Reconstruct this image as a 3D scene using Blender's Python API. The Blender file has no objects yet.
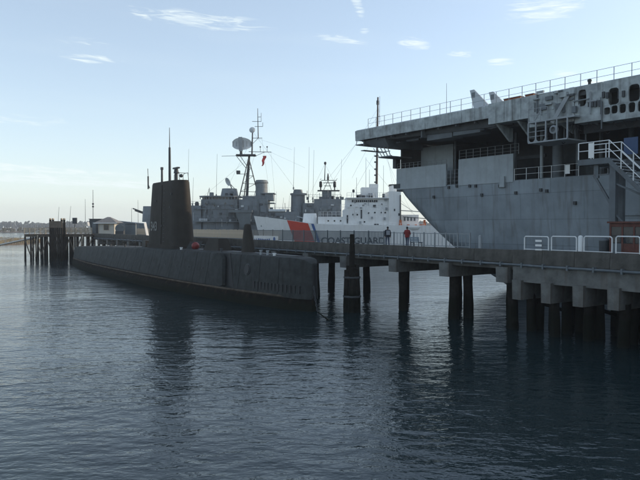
import bpy, bmesh, math, random
from mathutils import Vector, Matrix
R = math.radians
random.seed(7)
SC = bpy.context.scene
COL = SC.collection

# ------------------------------------------------------------------ camera, world, sun, exposure
CAM_H = 6.4
FPX = 622.0                      # focal length in pixels of a 640 px wide picture
PITCH = math.atan(15.0 / FPX)
cam_d = bpy.data.cameras.new('camera')
cam_d.lens = 35.0; cam_d.sensor_width = 36.0; cam_d.clip_end = 9000; cam_d.clip_start = 0.1
cam = bpy.data.objects.new('camera', cam_d); COL.objects.link(cam)
cam.location = (0, 0, CAM_H); cam.rotation_euler = (R(90) - PITCH, 0, 0)
SC.camera = cam

SUN_EL, SUN_AZ = R(22.0), R(74)      # azimuth from +Y towards +X
world = bpy.data.worlds.new('World'); SC.world = world; world.use_nodes = True
WN, WL = world.node_tree.nodes, world.node_tree.links
WN.clear()
def wnode(t, **kw):
    n = WN.new(t)
    for k, v in kw.items(): setattr(n, k, v)
    return n
def wmath(op, a, b=None, c=None, clamp=False):
    n = WN.new('ShaderNodeMath'); n.operation = op; n.use_clamp = clamp
    for i, x in enumerate((a, b, c)):
        if x is None: continue
        if isinstance(x, (int, float)): n.inputs[i].default_value = x
        else: WL.new(x, n.inputs[i])
    return n.outputs[0]
sky = wnode('ShaderNodeTexSky', sky_type='NISHITA', sun_disc=False)
sky.sun_elevation = SUN_EL; sky.sun_rotation = SUN_AZ
sky.altitude = 0; sky.air_density = 0.9; sky.dust_density = 0.9; sky.ozone_density = 1.3
geo = wnode('ShaderNodeTexCoord')
sep = wnode('ShaderNodeSeparateXYZ'); WL.new(geo.outputs['Generated'], sep.inputs[0])
az = wmath('ARCTAN2', sep.outputs[0], sep.outputs[1])
el = wmath('ARCSINE', sep.outputs[2])
# thin cirrus: wisps by direction, broken up by stretched noise
comb = wnode('ShaderNodeCombineXYZ')
WL.new(wmath('MULTIPLY', az, 13.0), comb.inputs[0]); WL.new(wmath('ADD', wmath('MULTIPLY', el, 110.0), wmath('MULTIPLY', az, 5.0)), comb.inputs[1])
ns = wnode('ShaderNodeTexNoise'); ns.inputs['Scale'].default_value = 1.6; ns.inputs['Detail'].default_value = 7
ns.inputs['Roughness'].default_value = 0.62; ns.inputs['Distortion'].default_value = 0.9
WL.new(comb.outputs[0], ns.inputs['Vector'])
ns2 = wnode('ShaderNodeTexNoise'); ns2.inputs['Scale'].default_value = 0.15; ns2.inputs['Detail'].default_value = 3
WL.new(comb.outputs[0], ns2.inputs['Vector'])
def wisp(px, py, halfw, halfh, rot, k):
    a0 = math.atan((px - 320) / FPX); e0 = math.atan((225 - py) / FPX * math.cos(a0))
    da = wmath('SUBTRACT', az, a0); de = wmath('SUBTRACT', el, e0)
    c, s = math.cos(R(rot)), math.sin(R(rot))
    uu = wmath('MULTIPLY', wmath('ADD', wmath('MULTIPLY', da, c), wmath('MULTIPLY', de, s)), FPX / halfw)
    vv = wmath('MULTIPLY', wmath('SUBTRACT', wmath('MULTIPLY', de, c), wmath('MULTIPLY', da, s)), FPX / halfh)
    r2 = wmath('ADD', wmath('MULTIPLY', uu, uu), wmath('MULTIPLY', vv, vv))
    return wmath('MULTIPLY', wmath('POWER', wmath('SUBTRACT', 1.0, r2, clamp=True), 0.8), k)
tot = None
for w in ((205, 22, 75, 9, -3, .85), (143, 17, 16, 5, -25, .9), (84, 43, 26, 4.5, 0, .75), (92, 60, 32, 5, 1, .8),
          (338, 41, 32, 4.5, -7, 1.0), (414, 45, 20, 6.5, -12, 1.1), (364, 33, 6, 5, -20, .9), (460, 55, 18, 4, -5, 1.0),
          (498, 63, 18, 4, -3, .9), (545, 8, 44, 17, 4, .9), (357, 6, 6, 14, 24, .9), (562, 75, 16, 4, -4, .9), (592, 84, 20, 5, -2, .9),
          (20, 168, 120, 4.5, -2.5, .95), (60, 180, 190, 6, -2.2, .9), (-60, 120, 120, 10, 3, .6), (720, 40, 60, 14, -6, .9),
          (-200, 60, 110, 12, 5, .8), (900, 100, 120, 14, 4, .7)):
    m_ = wisp(*w); tot = m_ if tot is None else wmath('MAXIMUM', tot, m_)
er = wmath('SUBTRACT', wmath('ADD', wmath('MULTIPLY', tot, 0.55), wmath('MULTIPLY', ns.outputs[0], 2.4)), 1.40, clamp=True)
nz = wmath('MULTIPLY', er, 0.95, clamp=True)
haze_noise = wmath('MULTIPLY', wmath('SUBTRACT', ns2.outputs[0], 0.5, clamp=True), 0.25)
veil = wmath('ADD', 0.24, wmath('MULTIPLY', wmath('EXPONENT', wmath('MULTIPLY', wmath('MAXIMUM', el, 0.0), -7.0)), 0.42))   # thin high cloud, a longer way through it towards the horizon
cl = wmath('ADD', wmath('MULTIPLY', nz, wmath('MULTIPLY', tot, 1.6, clamp=True)), wmath('ADD', haze_noise, veil), clamp=True)
mixc = wnode('ShaderNodeMix', data_type='RGBA')
WL.new(cl, mixc.inputs['Factor']); WL.new(sky.outputs[0], mixc.inputs['A'])
mixc.inputs['B'].default_value = (4.35, 4.85, 4.9, 1)
bg = wnode('ShaderNodeBackground'); bg.inputs['Strength'].default_value = 0.15
WL.new(mixc.outputs['Result'], bg.inputs['Color'])
wo = wnode('ShaderNodeOutputWorld'); WL.new(bg.outputs[0], wo.inputs['Surface'])

sun_d = bpy.data.lights.new('sun', 'SUN'); sun_d.energy = 2.2; sun_d.angle = R(0.6); sun_d.color = (1.0, 0.83, 0.62)
sun = bpy.data.objects.new('sun', sun_d); COL.objects.link(sun)
to_sun = Vector((math.cos(SUN_EL) * math.sin(SUN_AZ), math.cos(SUN_EL) * math.cos(SUN_AZ), math.sin(SUN_EL)))
sun.location = to_sun * 300
sun.rotation_euler = to_sun.to_track_quat('Z', 'Y').to_euler()
SC.view_settings.view_transform = 'Standard'; SC.view_settings.look = 'None'
SC.view_settings.exposure = 0.55; SC.view_settings.gamma = 1.0; SC.view_settings.use_curve_mapping = False

# ------------------------------------------------------------------ helpers
class Frame:
    """A horizontal frame: s along, v away from the photographer, z up."""
    def __init__(self, x, y, ang):
        self.o = Vector((x, y, 0)); self.a = ang
        self.u = Vector((math.cos(ang), math.sin(ang), 0)); self.v = Vector((-math.sin(ang), math.cos(ang), 0))
    def hit(self, px, py, v0):
        d = Vector(((px - 320) / FPX, math.cos(PITCH) + math.sin(PITCH) * (240 - py) / FPX,
                    -math.sin(PITCH) + math.cos(PITCH) * (240 - py) / FPX))
        c = Vector((0, 0, CAM_H))
        k = (v0 - (c - self.o).dot(self.v)) / d.dot(self.v)
        p = c + d * k
        return (p - self.o).dot(self.u), p.z
    def s(self, px, v0=0): return self.hit(px, 225, v0)[0]
    def w(self, s, v, z): return self.o + self.u * s + self.v * v + Vector((0, 0, z))

class MB:
    def __init__(self): self.v = []; self.f = []; self.mi = []
    def quad(self, *p, m=0):
        n = len(self.v); self.v += [tuple(q) for q in p]; self.f.append(tuple(range(n, n + len(p)))); self.mi.append(m); return self
    def box(self, x0, x1, y0, y1, z0, z1, m=0):
        n = len(self.v)
        self.v += [(x0, y0, z0), (x1, y0, z0), (x1, y1, z0), (x0, y1, z0), (x0, y0, z1), (x1, y0, z1), (x1, y1, z1), (x0, y1, z1)]
        for q in ((0, 3, 2, 1), (4, 5, 6, 7), (0, 1, 5, 4), (1, 2, 6, 5), (2, 3, 7, 6), (3, 0, 4, 7)):
            self.f.append(tuple(n + i for i in q)); self.mi.append(m)
        return self
    def hexa(self, b, t, m=0):
        n = len(self.v); k = len(b); self.v += [tuple(q) for q in b] + [tuple(q) for q in t]
        self.f.append(tuple(n + i for i in reversed(range(k)))); self.f.append(tuple(n + k + i for i in range(k))); self.mi += [m, m]
        for i in range(k):
            j = (i + 1) % k; self.f.append((n + i, n + j, n + k + j, n + k + i)); self.mi.append(m)
        return self
    def bar(self, p, q, w, h=None, m=0):
        h = h or w; p, q = Vector(p), Vector(q); d = (q - p).normalized()
        up = Vector((0, 0, 1)) if abs(d.z) < .95 else Vector((0, 1, 0))
        a = d.cross(up).normalized() * (w / 2); b = a.cross(d).normalized() * (h / 2)
        return self.hexa([p - a - b, p + a - b, p + a + b, p - a + b], [q - a - b, q + a - b, q + a + b, q - a + b], m)
    def tube(self, p, q, r, r2=None, n=8, m=0):
        r2 = r if r2 is None else r2; p, q = Vector(p), Vector(q); d = (q - p).normalized()
        up = Vector((0, 0, 1)) if abs(d.z) < .95 else Vector((0, 1, 0))
        a = d.cross(up).normalized(); b = a.cross(d).normalized()
        ring = [(math.cos(2 * math.pi * i / n), math.sin(2 * math.pi * i / n)) for i in range(n)]
        return self.hexa([p + (a * c + b * s) * r for c, s in ring], [q + (a * c + b * s) * r2 for c, s in ring], m)
    def path(self, pts, r, n=6, m=0):
        for p, q in zip(pts[:-1], pts[1:]): self.tube(p, q, r, n=n, m=m)
        return self
    def loft(self, rings, cap=True, closed=True, m=0):
        n = len(self.v); k = len(rings[0])
        for r in rings: self.v += [tuple(p) for p in r]
        for i in range(len(rings) - 1):
            for j in range(k if closed else k - 1):
                j2 = (j + 1) % k
                self.f.append((n + i * k + j, n + i * k + j2, n + (i + 1) * k + j2, n + (i + 1) * k + j)); self.mi.append(m)
        if cap and closed:
            self.f.append(tuple(n + j for j in reversed(range(k)))); self.f.append(tuple(n + (len(rings) - 1) * k + j for j in range(k))); self.mi += [m, m]
        return self
    def lathe(self, c, prof, n=16, m=0):
        rings = [[(c[0] + r * math.cos(2 * math.pi * i / n), c[1] + r * math.sin(2 * math.pi * i / n), c[2] + z) for i in range(n)] for r, z in prof]
        return self.loft(rings, m=m)
    def ball(self, c, rx, ry=None, rz=None, n=10, m=0):
        ry = ry or rx; rz = rz or rx; rings = []
        for k in range(1, n):
            t = math.pi * k / n - math.pi / 2
            rings.append([(c[0] + rx * math.cos(t) * math.cos(2 * math.pi * i / (n + 4)), c[1] + ry * math.cos(t) * math.sin(2 * math.pi * i / (n + 4)), c[2] + rz * math.sin(t)) for i in range(n + 4)])
        return self.loft(rings, m=m)
    def mesh(self, name, mats, smooth=False):
        me = bpy.data.meshes.new(name); me.from_pydata(self.v, [], self.f)
        for m in (mats if isinstance(mats, (list, tuple)) else [mats]): me.materials.append(m)
        if isinstance(mats, (list, tuple)): me.polygons.foreach_set('material_index', self.mi)
        bm = bmesh.new(); bm.from_mesh(me); bmesh.ops.remove_doubles(bm, verts=bm.verts, dist=1e-5)
        bmesh.ops.recalc_face_normals(bm, faces=bm.faces)
        if smooth:
            for f in bm.faces: f.smooth = True
            for e in bm.edges:
                if len(e.link_faces) == 2 and e.calc_face_angle(0) > R(38): e.smooth = False
        bm.to_mesh(me); bm.free(); me.update(); return me
    def build(self, name, mats, parent=None, smooth=False):
        return link(self.mesh(name, mats, smooth), name, parent)
def link(me, name, parent=None, loc=None, rz=None):
    o = bpy.data.objects.new(name, me); COL.objects.link(o)
    if parent is not None: o.parent = parent
    if loc is not None: o.location = loc
    if rz is not None: o.rotation_euler = (0, 0, rz)
    return o
def tag(o, label=None, cat=None, group=None, kind=None):
    for k, v in (('label', label), ('category', cat), ('group', group), ('kind', kind)):
        if v: o[k] = v
    return o
def thing(name, label, cat, loc=(0, 0, 0), rz=0, group=None):
    o = bpy.data.objects.new(name, None); COL.objects.link(o); o.empty_display_size = .3
    o.location = loc; o.rotation_euler = (0, 0, rz)
    return tag(o, label, cat, group)
def lerp(x, tab):
    if x <= tab[0][0]: return tab[0][1]
    for (a, b), (c, d) in zip(tab[:-1], tab[1:]):
        if x <= c: return b + (d - b) * (x - a) / (c - a)
    return tab[-1][1]
def smooth_tab(x, tab):
    if x <= tab[0][0]: return tab[0][1]
    for (a, b), (c, d) in zip(tab[:-1], tab[1:]):
        if x <= c:
            t = (x - a) / (c - a); return b + (d - b) * t * t * (3 - 2 * t)
    return tab[-1][1]
def text_mesh(body, height, depth=0.0):
    c = bpy.data.curves.new('lettering', 'FONT'); c.body = body; c.size = 1; c.extrude = 0; c.resolution_u = 3; c.offset = .022
    o = bpy.data.objects.new('lettering', c); COL.objects.link(o)
    bpy.context.view_layer.update()
    me = bpy.data.meshes.new_from_object(o.evaluated_get(bpy.context.evaluated_depsgraph_get()))
    bpy.data.objects.remove(o)
    xs = [v.co.x for v in me.vertices]; ys = [v.co.y for v in me.vertices]
    x0, y0, h = min(xs), min(ys), max(ys) - min(ys)
    for v in me.vertices: v.co = ((v.co.x - x0) * height / h, (v.co.y - y0) * height / h, 0)
    return me, (max(xs) - x0) * height / h

# ------------------------------------------------------------------ materials
def mat(name, col, rough=.6, metal=0.0, var=.25, scale=1.2, streak=0.0, streak_col=(.10, .05, .025), bump=.0, bscale=8.0, spec=.5, plate=None, low=None):
    m = bpy.data.materials.new(name); m.use_nodes = True; N, L = m.node_tree.nodes, m.node_tree.links
    b = N['Principled BSDF']; b.inputs['Roughness'].default_value = rough; b.inputs['Metallic'].default_value = metal
    b.inputs['Specular IOR Level'].default_value = spec
    tc = N.new('ShaderNodeTexCoord')
    n1 = N.new('ShaderNodeTexNoise'); n1.inputs['Scale'].default_value = scale; n1.inputs['Detail'].default_value = 6; n1.inputs['Roughness'].default_value = .6
    L.new(tc.outputs['Object'], n1.inputs['Vector'])
    r = N.new('ShaderNodeMapRange'); r.inputs[1].default_value = .25; r.inputs[2].default_value = .75
    r.inputs[3].default_value = 1 - var; r.inputs[4].default_value = 1 + var; L.new(n1.outputs[0], r.inputs[0])
    mx = N.new('ShaderNodeMix'); mx.data_type = 'RGBA'; mx.blend_type = 'MULTIPLY'; mx.inputs['Factor'].default_value = 1
    mx.inputs['A'].default_value = (*col, 1); L.new(r.outputs[0], mx.inputs['B'])
    out = mx.outputs['Result']
    if streak:
        mp = N.new('ShaderNodeMapping'); mp.inputs['Scale'].default_value = (1, 1, .09); L.new(tc.outputs['Object'], mp.inputs[0])
        n2 = N.new('ShaderNodeTexNoise'); n2.inputs['Scale'].default_value = 2.3; n2.inputs['Detail'].default_value = 5; L.new(mp.outputs[0], n2.inputs['Vector'])
        r2 = N.new('ShaderNodeMapRange'); r2.inputs[1].default_value = .52; r2.inputs[2].default_value = .78; r2.inputs[4].default_value = streak; L.new(n2.outputs[0], r2.inputs[0])
        m2 = N.new('ShaderNodeMix'); m2.data_type = 'RGBA'; L.new(r2.outputs[0], m2.inputs['Factor']); L.new(out, m2.inputs['A']); m2.inputs['B'].default_value = (*streak_col, 1)
        out = m2.outputs['Result']
    if low:      # growth and slime from the waterline up: (height, colour)
        sp = N.new('ShaderNodeSeparateXYZ'); L.new(tc.outputs['Object'], sp.inputs[0])
        ad = N.new('ShaderNodeMath'); ad.operation = 'ADD'; L.new(sp.outputs[2], ad.inputs[0])
        nm = N.new('ShaderNodeMath'); nm.operation = 'MULTIPLY'; L.new(n1.outputs[0], nm.inputs[0]); nm.inputs[1].default_value = -.7; L.new(nm.outputs[0], ad.inputs[1])
        r3 = N.new('ShaderNodeMapRange'); r3.inputs[1].default_value = low[0] - .35; r3.inputs[2].default_value = low[0]; r3.inputs[3].default_value = 1; r3.inputs[4].default_value = 0
        L.new(ad.outputs[0], r3.inputs[0])
        m3 = N.new('ShaderNodeMix'); m3.data_type = 'RGBA'; L.new(r3.outputs[0], m3.inputs['Factor']); L.new(out, m3.inputs['A']); m3.inputs['B'].default_value = (*low[1], 1)
        out = m3.outputs['Result']
    L.new(out, b.inputs['Base Color'])
    h = None
    if bump:
        n3 = N.new('ShaderNodeTexNoise'); n3.inputs['Scale'].default_value = bscale; n3.inputs['Detail'].default_value = 5; L.new(tc.outputs['Object'], n3.inputs['Vector'])
        h = N.new('ShaderNodeBump'); h.inputs['Strength'].default_value = bump; h.inputs['Distance'].default_value = .05; L.new(n3.outputs[0], h.inputs['Height'])
    if plate:    # welded plating: fine relief of the seams and a little oil-canning
        sx = N.new('ShaderNodeSeparateXYZ'); L.new(tc.outputs['Object'], sx.inputs[0]); cx = N.new('ShaderNodeCombineXYZ')
        L.new(sx.outputs[0], cx.inputs[0]); L.new(sx.outputs[2], cx.inputs[1])
        bt = N.new('ShaderNodeTexBrick'); bt.inputs['Scale'].default_value = 1; bt.inputs['Brick Width'].default_value = plate[0]; bt.inputs['Row Height'].default_value = plate[1]
        bt.inputs['Mortar Size'].default_value = .03; bt.inputs['Mortar Smooth'].default_value = .3; L.new(cx.outputs[0], bt.inputs['Vector'])
        bt.inputs['Color1'].default_value = (.86, .86, .86, 1); bt.inputs['Color2'].default_value = (1.1, 1.1, 1.1, 1); bt.inputs['Mortar'].default_value = (.72, .72, .72, 1)
        m4 = N.new('ShaderNodeMix'); m4.data_type = 'RGBA'; m4.blend_type = 'MULTIPLY'; m4.inputs['Factor'].default_value = 1; L.new(out, m4.inputs['A']); L.new(bt.outputs['Color'], m4.inputs['B'])
        L.new(m4.outputs['Result'], b.inputs['Base Color'])
        h2 = N.new('ShaderNodeBump'); h2.invert = True; h2.inputs['Strength'].default_value = .5; h2.inputs['Distance'].default_value = .03; L.new(bt.outputs['Fac'], h2.inputs['Height'])
        if h: L.new(h.outputs[0], h2.inputs['Normal'])
        h = h2
    if h: L.new(h.outputs[0], b.inputs['Normal'])
    return m
M = {}
M['hull_grey'] = mat('hull_grey', (.24, .272, .295), .6, spec=.3, var=.24, scale=.45, streak=.7, streak_col=(.13, .115, .10), bump=.25, bscale=.7, plate=(6.2, 2.3))
M['panel_grey'] = mat('panel_grey', (.34, .375, .39), .6, var=.14, scale=.9, streak=.35, streak_col=(.16, .13, .11), bump=.2, bscale=1.2)
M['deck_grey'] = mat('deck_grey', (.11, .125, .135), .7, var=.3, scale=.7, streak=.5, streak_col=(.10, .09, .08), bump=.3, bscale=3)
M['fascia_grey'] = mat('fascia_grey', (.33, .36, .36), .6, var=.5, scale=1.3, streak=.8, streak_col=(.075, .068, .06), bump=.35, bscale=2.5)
M['dark_steel'] = mat('dark_steel', (.045, .05, .054), .65, var=.3, scale=1.5)
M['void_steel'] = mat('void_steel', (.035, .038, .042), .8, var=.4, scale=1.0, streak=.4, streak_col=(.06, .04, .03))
M['rail_grey'] = mat('rail_grey', (.26, .28, .29), .5, var=.2)
M['gangway_grey'] = mat('gangway_grey', (.10, .115, .125), .6, var=.25, streak=.4, streak_col=(.08, .05, .035))
M['ledge_rust'] = mat('ledge_rust', (.085, .068, .052), .9, spec=.1, var=.5, scale=1.5)
M['rail_white'] = mat('rail_white', (.70, .71, .70), .45, var=.1)
M['concrete'] = mat('concrete', (.092, .087, .078), .9, spec=.15, var=.45, scale=1.1, streak=.8, streak_col=(.04, .036, .03), bump=.4, bscale=9)
M['cap_concrete'] = mat('cap_concrete', (.14, .14, .132), .9, spec=.15, var=.4, scale=1.3, streak=.8, streak_col=(.085, .06, .042), bump=.4, bscale=9)
M['pile'] = mat('pile', (.019, .0175, .015), .95, spec=.06, var=.45, scale=3, streak=.5, streak_col=(.015, .013, .011), bump=.6, bscale=6, low=(1.3, (.010, .011, .008)))
M['timber'] = mat('timber', (.12, .095, .07), .85, var=.35, scale=3, streak=.4, streak_col=(.10, .075, .05), bump=.4, bscale=8)
M['hut_cream'] = mat('hut_cream', (.50, .47, .41), .7, var=.12)
M['timber_lit'] = mat('timber_lit', (.44, .37, .28), .85, var=.3, scale=3, streak=.3, streak_col=(.16, .13, .10), bump=.3, bscale=8)  # tan lightened so the board fence looks sunlit
M['pipe'] = mat('pipe', (.10, .115, .125), .5, var=.3, scale=2)
M['casing'] = mat('casing', (.038, .041, .040), .7, spec=.15, var=.4, scale=1.6, streak=.8, streak_col=(.018, .016, .014), bump=.3, bscale=2.5)
M['sub_hull'] = mat('sub_hull', (.012, .0105, .009), .85, spec=.06, var=.5, scale=1.4, streak=.8, streak_col=(.06, .042, .028), bump=.4, bscale=3, low=(.45, (.012, .014, .010)))
M['sub_deck'] = mat('sub_deck', (.05, .052, .052), .75, var=.3, scale=2)
M['sail'] = mat('sail', (.034, .030, .025), .7, spec=.15, var=.3, scale=.8, streak=.5, streak_col=(.030, .024, .018), bump=.3, bscale=1.6)
M['black'] = mat('black', (.012, .012, .013), .6, var=.2)
M['ship_grey'] = mat('ship_grey', (.145, .168, .185), .55, var=.18, scale=.6, streak=.4, streak_col=(.14, .11, .09), bump=.2, bscale=1.5, plate=(3.2, 2.2))
M['ship_dark'] = mat('ship_dark', (.11, .13, .14), .55, var=.25, scale=.8)
M['ship_white'] = mat('ship_white', (.76, .76, .74), .45, var=.07, scale=.6, streak=.25, streak_col=(.42, .33, .24), bump=.15, bscale=1.2)
M['cg_red'] = mat('cg_red', (.55, .055, .03), .45, var=.08)
M['cg_blue'] = mat('cg_blue', (.03, .10, .30), .45, var=.08)
M['letter_dark'] = mat('letter_dark', (.012, .015, .03), .5, var=.1)
M['letter_pale'] = mat('letter_pale', (.19, .19, .175), .6, var=.2)
M['orange'] = mat('orange', (.50, .12, .03), .5, var=.15)
M['crate_orange'] = mat('crate_orange', (.26, .09, .04), .7, var=.3)
M['mast_brown'] = mat('mast_brown', (.07, .045, .035), .6, var=.3)
M['rust'] = mat('rust', (.10, .033, .022), .7, var=.4, scale=3, bump=.3)
M['glass'] = mat('glass', (.02, .025, .03), .08, var=.1)
M['blue_sheet'] = mat('blue_sheet', (.018, .05, .125), .5, var=.15)
M['shingle'] = mat('shingle', (.17, .165, .16), .85, var=.3, scale=4, bump=.4)
M['white_board'] = mat('white_board', (.78, .77, .74), .5, var=.08)
M['red'] = mat('red', (.17, .014, .012), .45, var=.15)
M['flag_red'] = mat('flag_red', (.45, .03, .03), .8, var=.1)
M['radar'] = mat('radar', (.50, .53, .54), .5, var=.12)
M['jet'] = mat('jet', (.42, .45, .47), .5, var=.1)
M['skin'] = mat('skin', (.42, .26, .19), .6, var=.1)
M['hair'] = mat('hair', (.02, .015, .012), .7, var=.2)
M['navy_cloth'] = mat('navy_cloth', (.022, .026, .036), .9, var=.2)
M['grey_cloth'] = mat('grey_cloth', (.30, .32, .35), .9, var=.15)
M['red_cloth'] = mat('red_cloth', (.20, .022, .022), .9, var=.2)
M['jeans'] = mat('jeans', (.055, .075, .12), .9, var=.2)
M['boot'] = mat('boot', (.02, .018, .016), .8, var=.2)
M['bench_blue'] = mat('bench_blue', (.16, .21, .25), .6, var=.15)
M['foliage_far'] = mat('foliage_far', (.032, .045, .040), .9, var=.4, scale=.05)
M['foliage_scrub'] = mat('foliage_scrub', (.06, .058, .035), .9, var=.4, scale=.1)
M['marsh_grass'] = mat('marsh_grass', (.25, .20, .115), .9, var=.3, scale=.2)
M['mud'] = mat('mud', (.13, .10, .07), .9, var=.3, scale=.3, bump=.3)

# water: dark body, wind ripples as fine relief
wm = bpy.data.materials.new('harbour_water'); wm.use_nodes = True; N, L = wm.node_tree.nodes, wm.node_tree.links
b = N['Principled BSDF']; b.inputs['Base Color'].default_value = (.0115, .0235, .0265, 1); b.inputs['Roughness'].default_value = .04; b.inputs['IOR'].default_value = 1.38
tc = N.new('ShaderNodeTexCoord'); prev = None
slick = N.new('ShaderNodeTexNoise'); slick.inputs['Scale'].default_value = .045; slick.inputs['Detail'].default_value = 4; slick.inputs['Distortion'].default_value = 1.2     # calm slicks and wind patches
smap = N.new('ShaderNodeMapping'); smap.inputs['Scale'].default_value = (.45, 1, 1); L.new(tc.outputs['Object'], smap.inputs[0]); L.new(smap.outputs[0], slick.inputs['Vector'])
for sc_, rot, strx, st, dist, det in ((.11, 12, .6, .5, .30, 2), (.6, -16, .55, .8, .12, 2), (1.5, 10, .55, .9, .085, 3), (3.4, -8, .6, .9, .042, 3), (8.5, 4, .7, .8, .010, 3)):
    mp = N.new('ShaderNodeMapping'); mp.inputs['Rotation'].default_value = (0, 0, R(rot)); mp.inputs['Scale'].default_value = (strx, 1, 1)
    L.new(tc.outputs['Object'], mp.inputs[0])
    n = N.new('ShaderNodeTexNoise'); n.inputs['Scale'].default_value = sc_; n.inputs['Detail'].default_value = det; n.inputs['Distortion'].default_value = .35
    n.inputs['Roughness'].default_value = .5; L.new(mp.outputs[0], n.inputs['Vector'])
    bp = N.new('ShaderNodeBump'); bp.inputs['Strength'].default_value = st; bp.inputs['Distance'].default_value = dist
    if sc_ > .3:
        sr = N.new('ShaderNodeMapRange'); sr.inputs[1].default_value = .35; sr.inputs[2].default_value = .65; sr.inputs[3].default_value = st * .35; sr.inputs[4].default_value = min(1, st * 1.15)
        L.new(slick.outputs[0], sr.inputs[0]); L.new(sr.outputs[0], bp.inputs['Strength'])
    L.new(n.outputs[0], bp.inputs['Height'])
    if prev: L.new(prev.outputs[0], bp.inputs['Normal'])
    prev = bp
L.new(prev.outputs[0], b.inputs['Normal'])
M['water'] = wm

# ------------------------------------------------------------------ setting: water, far land, marsh
tag(MB().quad((-1500, -200, 0), (1500, -200, 0), (1500, 1300, 0), (-1500, 1300, 0)).build('water', M['water']), 'calm rippled dark blue harbour water', None, None, 'structure')

def clump_mass(name, m, spots, label, cat):
    mb = MB(); rnd = random.Random(3)
    for x, y, z, r in spots:
        n = len(mb.v); k = 6
        top = (x + rnd.uniform(-.2, .2) * r, y, z + r * rnd.uniform(.7, 1.1))
        ring1 = [(x + r * rnd.uniform(.7, 1.15) * math.cos(i * math.tau / k), y + r * rnd.uniform(.7, 1.1) * math.sin(i * math.tau / k), z + r * rnd.uniform(-.1, .45)) for i in range(k)]
        ring2 = [(x + r * .7 * math.cos(i * math.tau / k), y + r * .7 * math.sin(i * math.tau / k), z - r * .9) for i in range(k)]
        mb.v += [top] + ring1 + ring2
        for i in range(k):
            j = (i + 1) % k
            mb.f += [(n, n + 1 + i, n + 1 + j), (n + 1 + j, n + 1 + i, n + 7 + i, n + 7 + j)]; mb.mi += [0, 0]
    return tag(mb.build(name, m), label, cat, None, 'stuff')
tag(MB().box(-1400, 1400, 985, 1290, -.6, .5).build('far_shore', M['mud']), None, None, None, 'structure')
tag(MB().box(-700, -150, 515, 640, -.6, .35).build('marsh_shore', M['mud']), None, None, None, 'structure')
sp = []
rnd = random.Random(11)
for i in range(5200):
    x = rnd.uniform(-1300, 900); y = rnd.uniform(990, 1090)
    top = 8.5 + 3.2 * math.sin(x * .011) + 1.8 * math.sin(x * .047 + 1) + 1.2 * math.sin(x * .16) + (y - 990) * .02
    r = rnd.uniform(1.2, 3.2); sp.append((x, y, max(r * .8, rnd.uniform(.3, 1.0) * (top - r)), r))
clump_mass('treeline', M['foliage_far'], sp, 'hazy blue-grey line of trees along the far shore', 'treeline')
sp = []
for i in range(1600):
    x = rnd.uniform(-650, -160); y = rnd.uniform(517, 570)
    top = 3.1 + .9 * math.sin(x * .09) + .5 * math.sin(x * .3); r = rnd.uniform(.6, 1.3); sp.append((x, y, rnd.uniform(.3, 1) * (top - r) + .5, r))
clump_mass('scrub', M['foliage_scrub'], sp, 'low dark scrub on the shore behind the timber trestle', 'scrub')
# marsh islet at the left edge
mb = MB()
outl = [(-101, 196), (-98.5, 204), (-99, 216), (-103, 230), (-112, 250), (-140, 275), (-190, 260), (-190, 200), (-140, 184), (-112, 190)]
mb.hexa([(x, y, -.5) for x, y in outl], [(x * .998, y, .28) for x, y in outl])
tag(mb.build('marsh_bank', M['mud']), None, None, None, 'structure')
mb = MB(); n_ = 0
def inside(x, y):
    c = False; j = len(outl) - 1
    for i in range(len(outl)):
        if (outl[i][1] > y) != (outl[j][1] > y) and x < (outl[j][0] - outl[i][0]) * (y - outl[i][1]) / (outl[j][1] - outl[i][1]) + outl[i][0]: c = not c
        j = i
    return c
while n_ < 14000:
    x, y = rnd.uniform(-150, -97), rnd.uniform(184, 275)
    if not inside(x, y): continue
    n_ += 1; a = rnd.uniform(0, math.tau); h = rnd.uniform(.6, 1.25); w = rnd.uniform(.05, .12); lx, ly = rnd.uniform(-.3, .3), rnd.uniform(-.3, .3)
    mb.quad((x - w * math.cos(a), y - w * math.sin(a), .2), (x + w * math.cos(a), y + w * math.sin(a), .2), (x + lx, y + ly, .25 + h))
tag(mb.build('marsh_grass', M['marsh_grass']), 'tawny sunlit marsh grass at the far left edge', 'grass', None, 'stuff')

# ------------------------------------------------------------------ the long concrete pier
PF = Frame(6.4, 45.1, math.atan2(-.822, .57))
PW = 8.0
pier = thing('pier', 'long concrete pier on timber piles running past the submarine to the far trestle', 'pier', PF.o, PF.a)
T0, TK, T1 = -84.0, 9.3, 40.0
MB().box(T0, TK - .02, .06, PW, 3.72, 4.50).build('deck', M['concrete'], pier)
MB().box(TK, T1, .10, PW + 1.5, 3.60, 4.52).build('deck', M['concrete'], pier)
def parapet(t0, t1, v0, step, z0, z1, th):
    n = max(1, round((t1 - t0) / step)); d = (t1 - t0) / n
    me = {}
    for i in range(n):
        key = i % 3
        if key not in me:
            h = z1 + (-.012, 0, .014)[key]
            me[key] = MB().hexa([(.012, 0, z0), (d - .012, 0, z0), (d - .012, th, z0), (.012, th, z0)], [(.012, .03, h), (d - .012, .03, h), (d - .012, th, h), (.012, th, h)]).mesh('parapet_panel', M['concrete'])
        link(me[key], 'parapet_panel', pier, (t0 + i * d, v0 + random.uniform(-.008, .008), 0))
parapet(T0, TK, -.02, 3.1, 4.14, 4.88, .34)
parapet(TK, T1, -.16, 2.05, 4.10, 4.93, .40)
MB().box(TK + .01, T1, -.12, .10, 3.02, 3.93).build('fascia_beam', M['cap_concrete'], pier)
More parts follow.
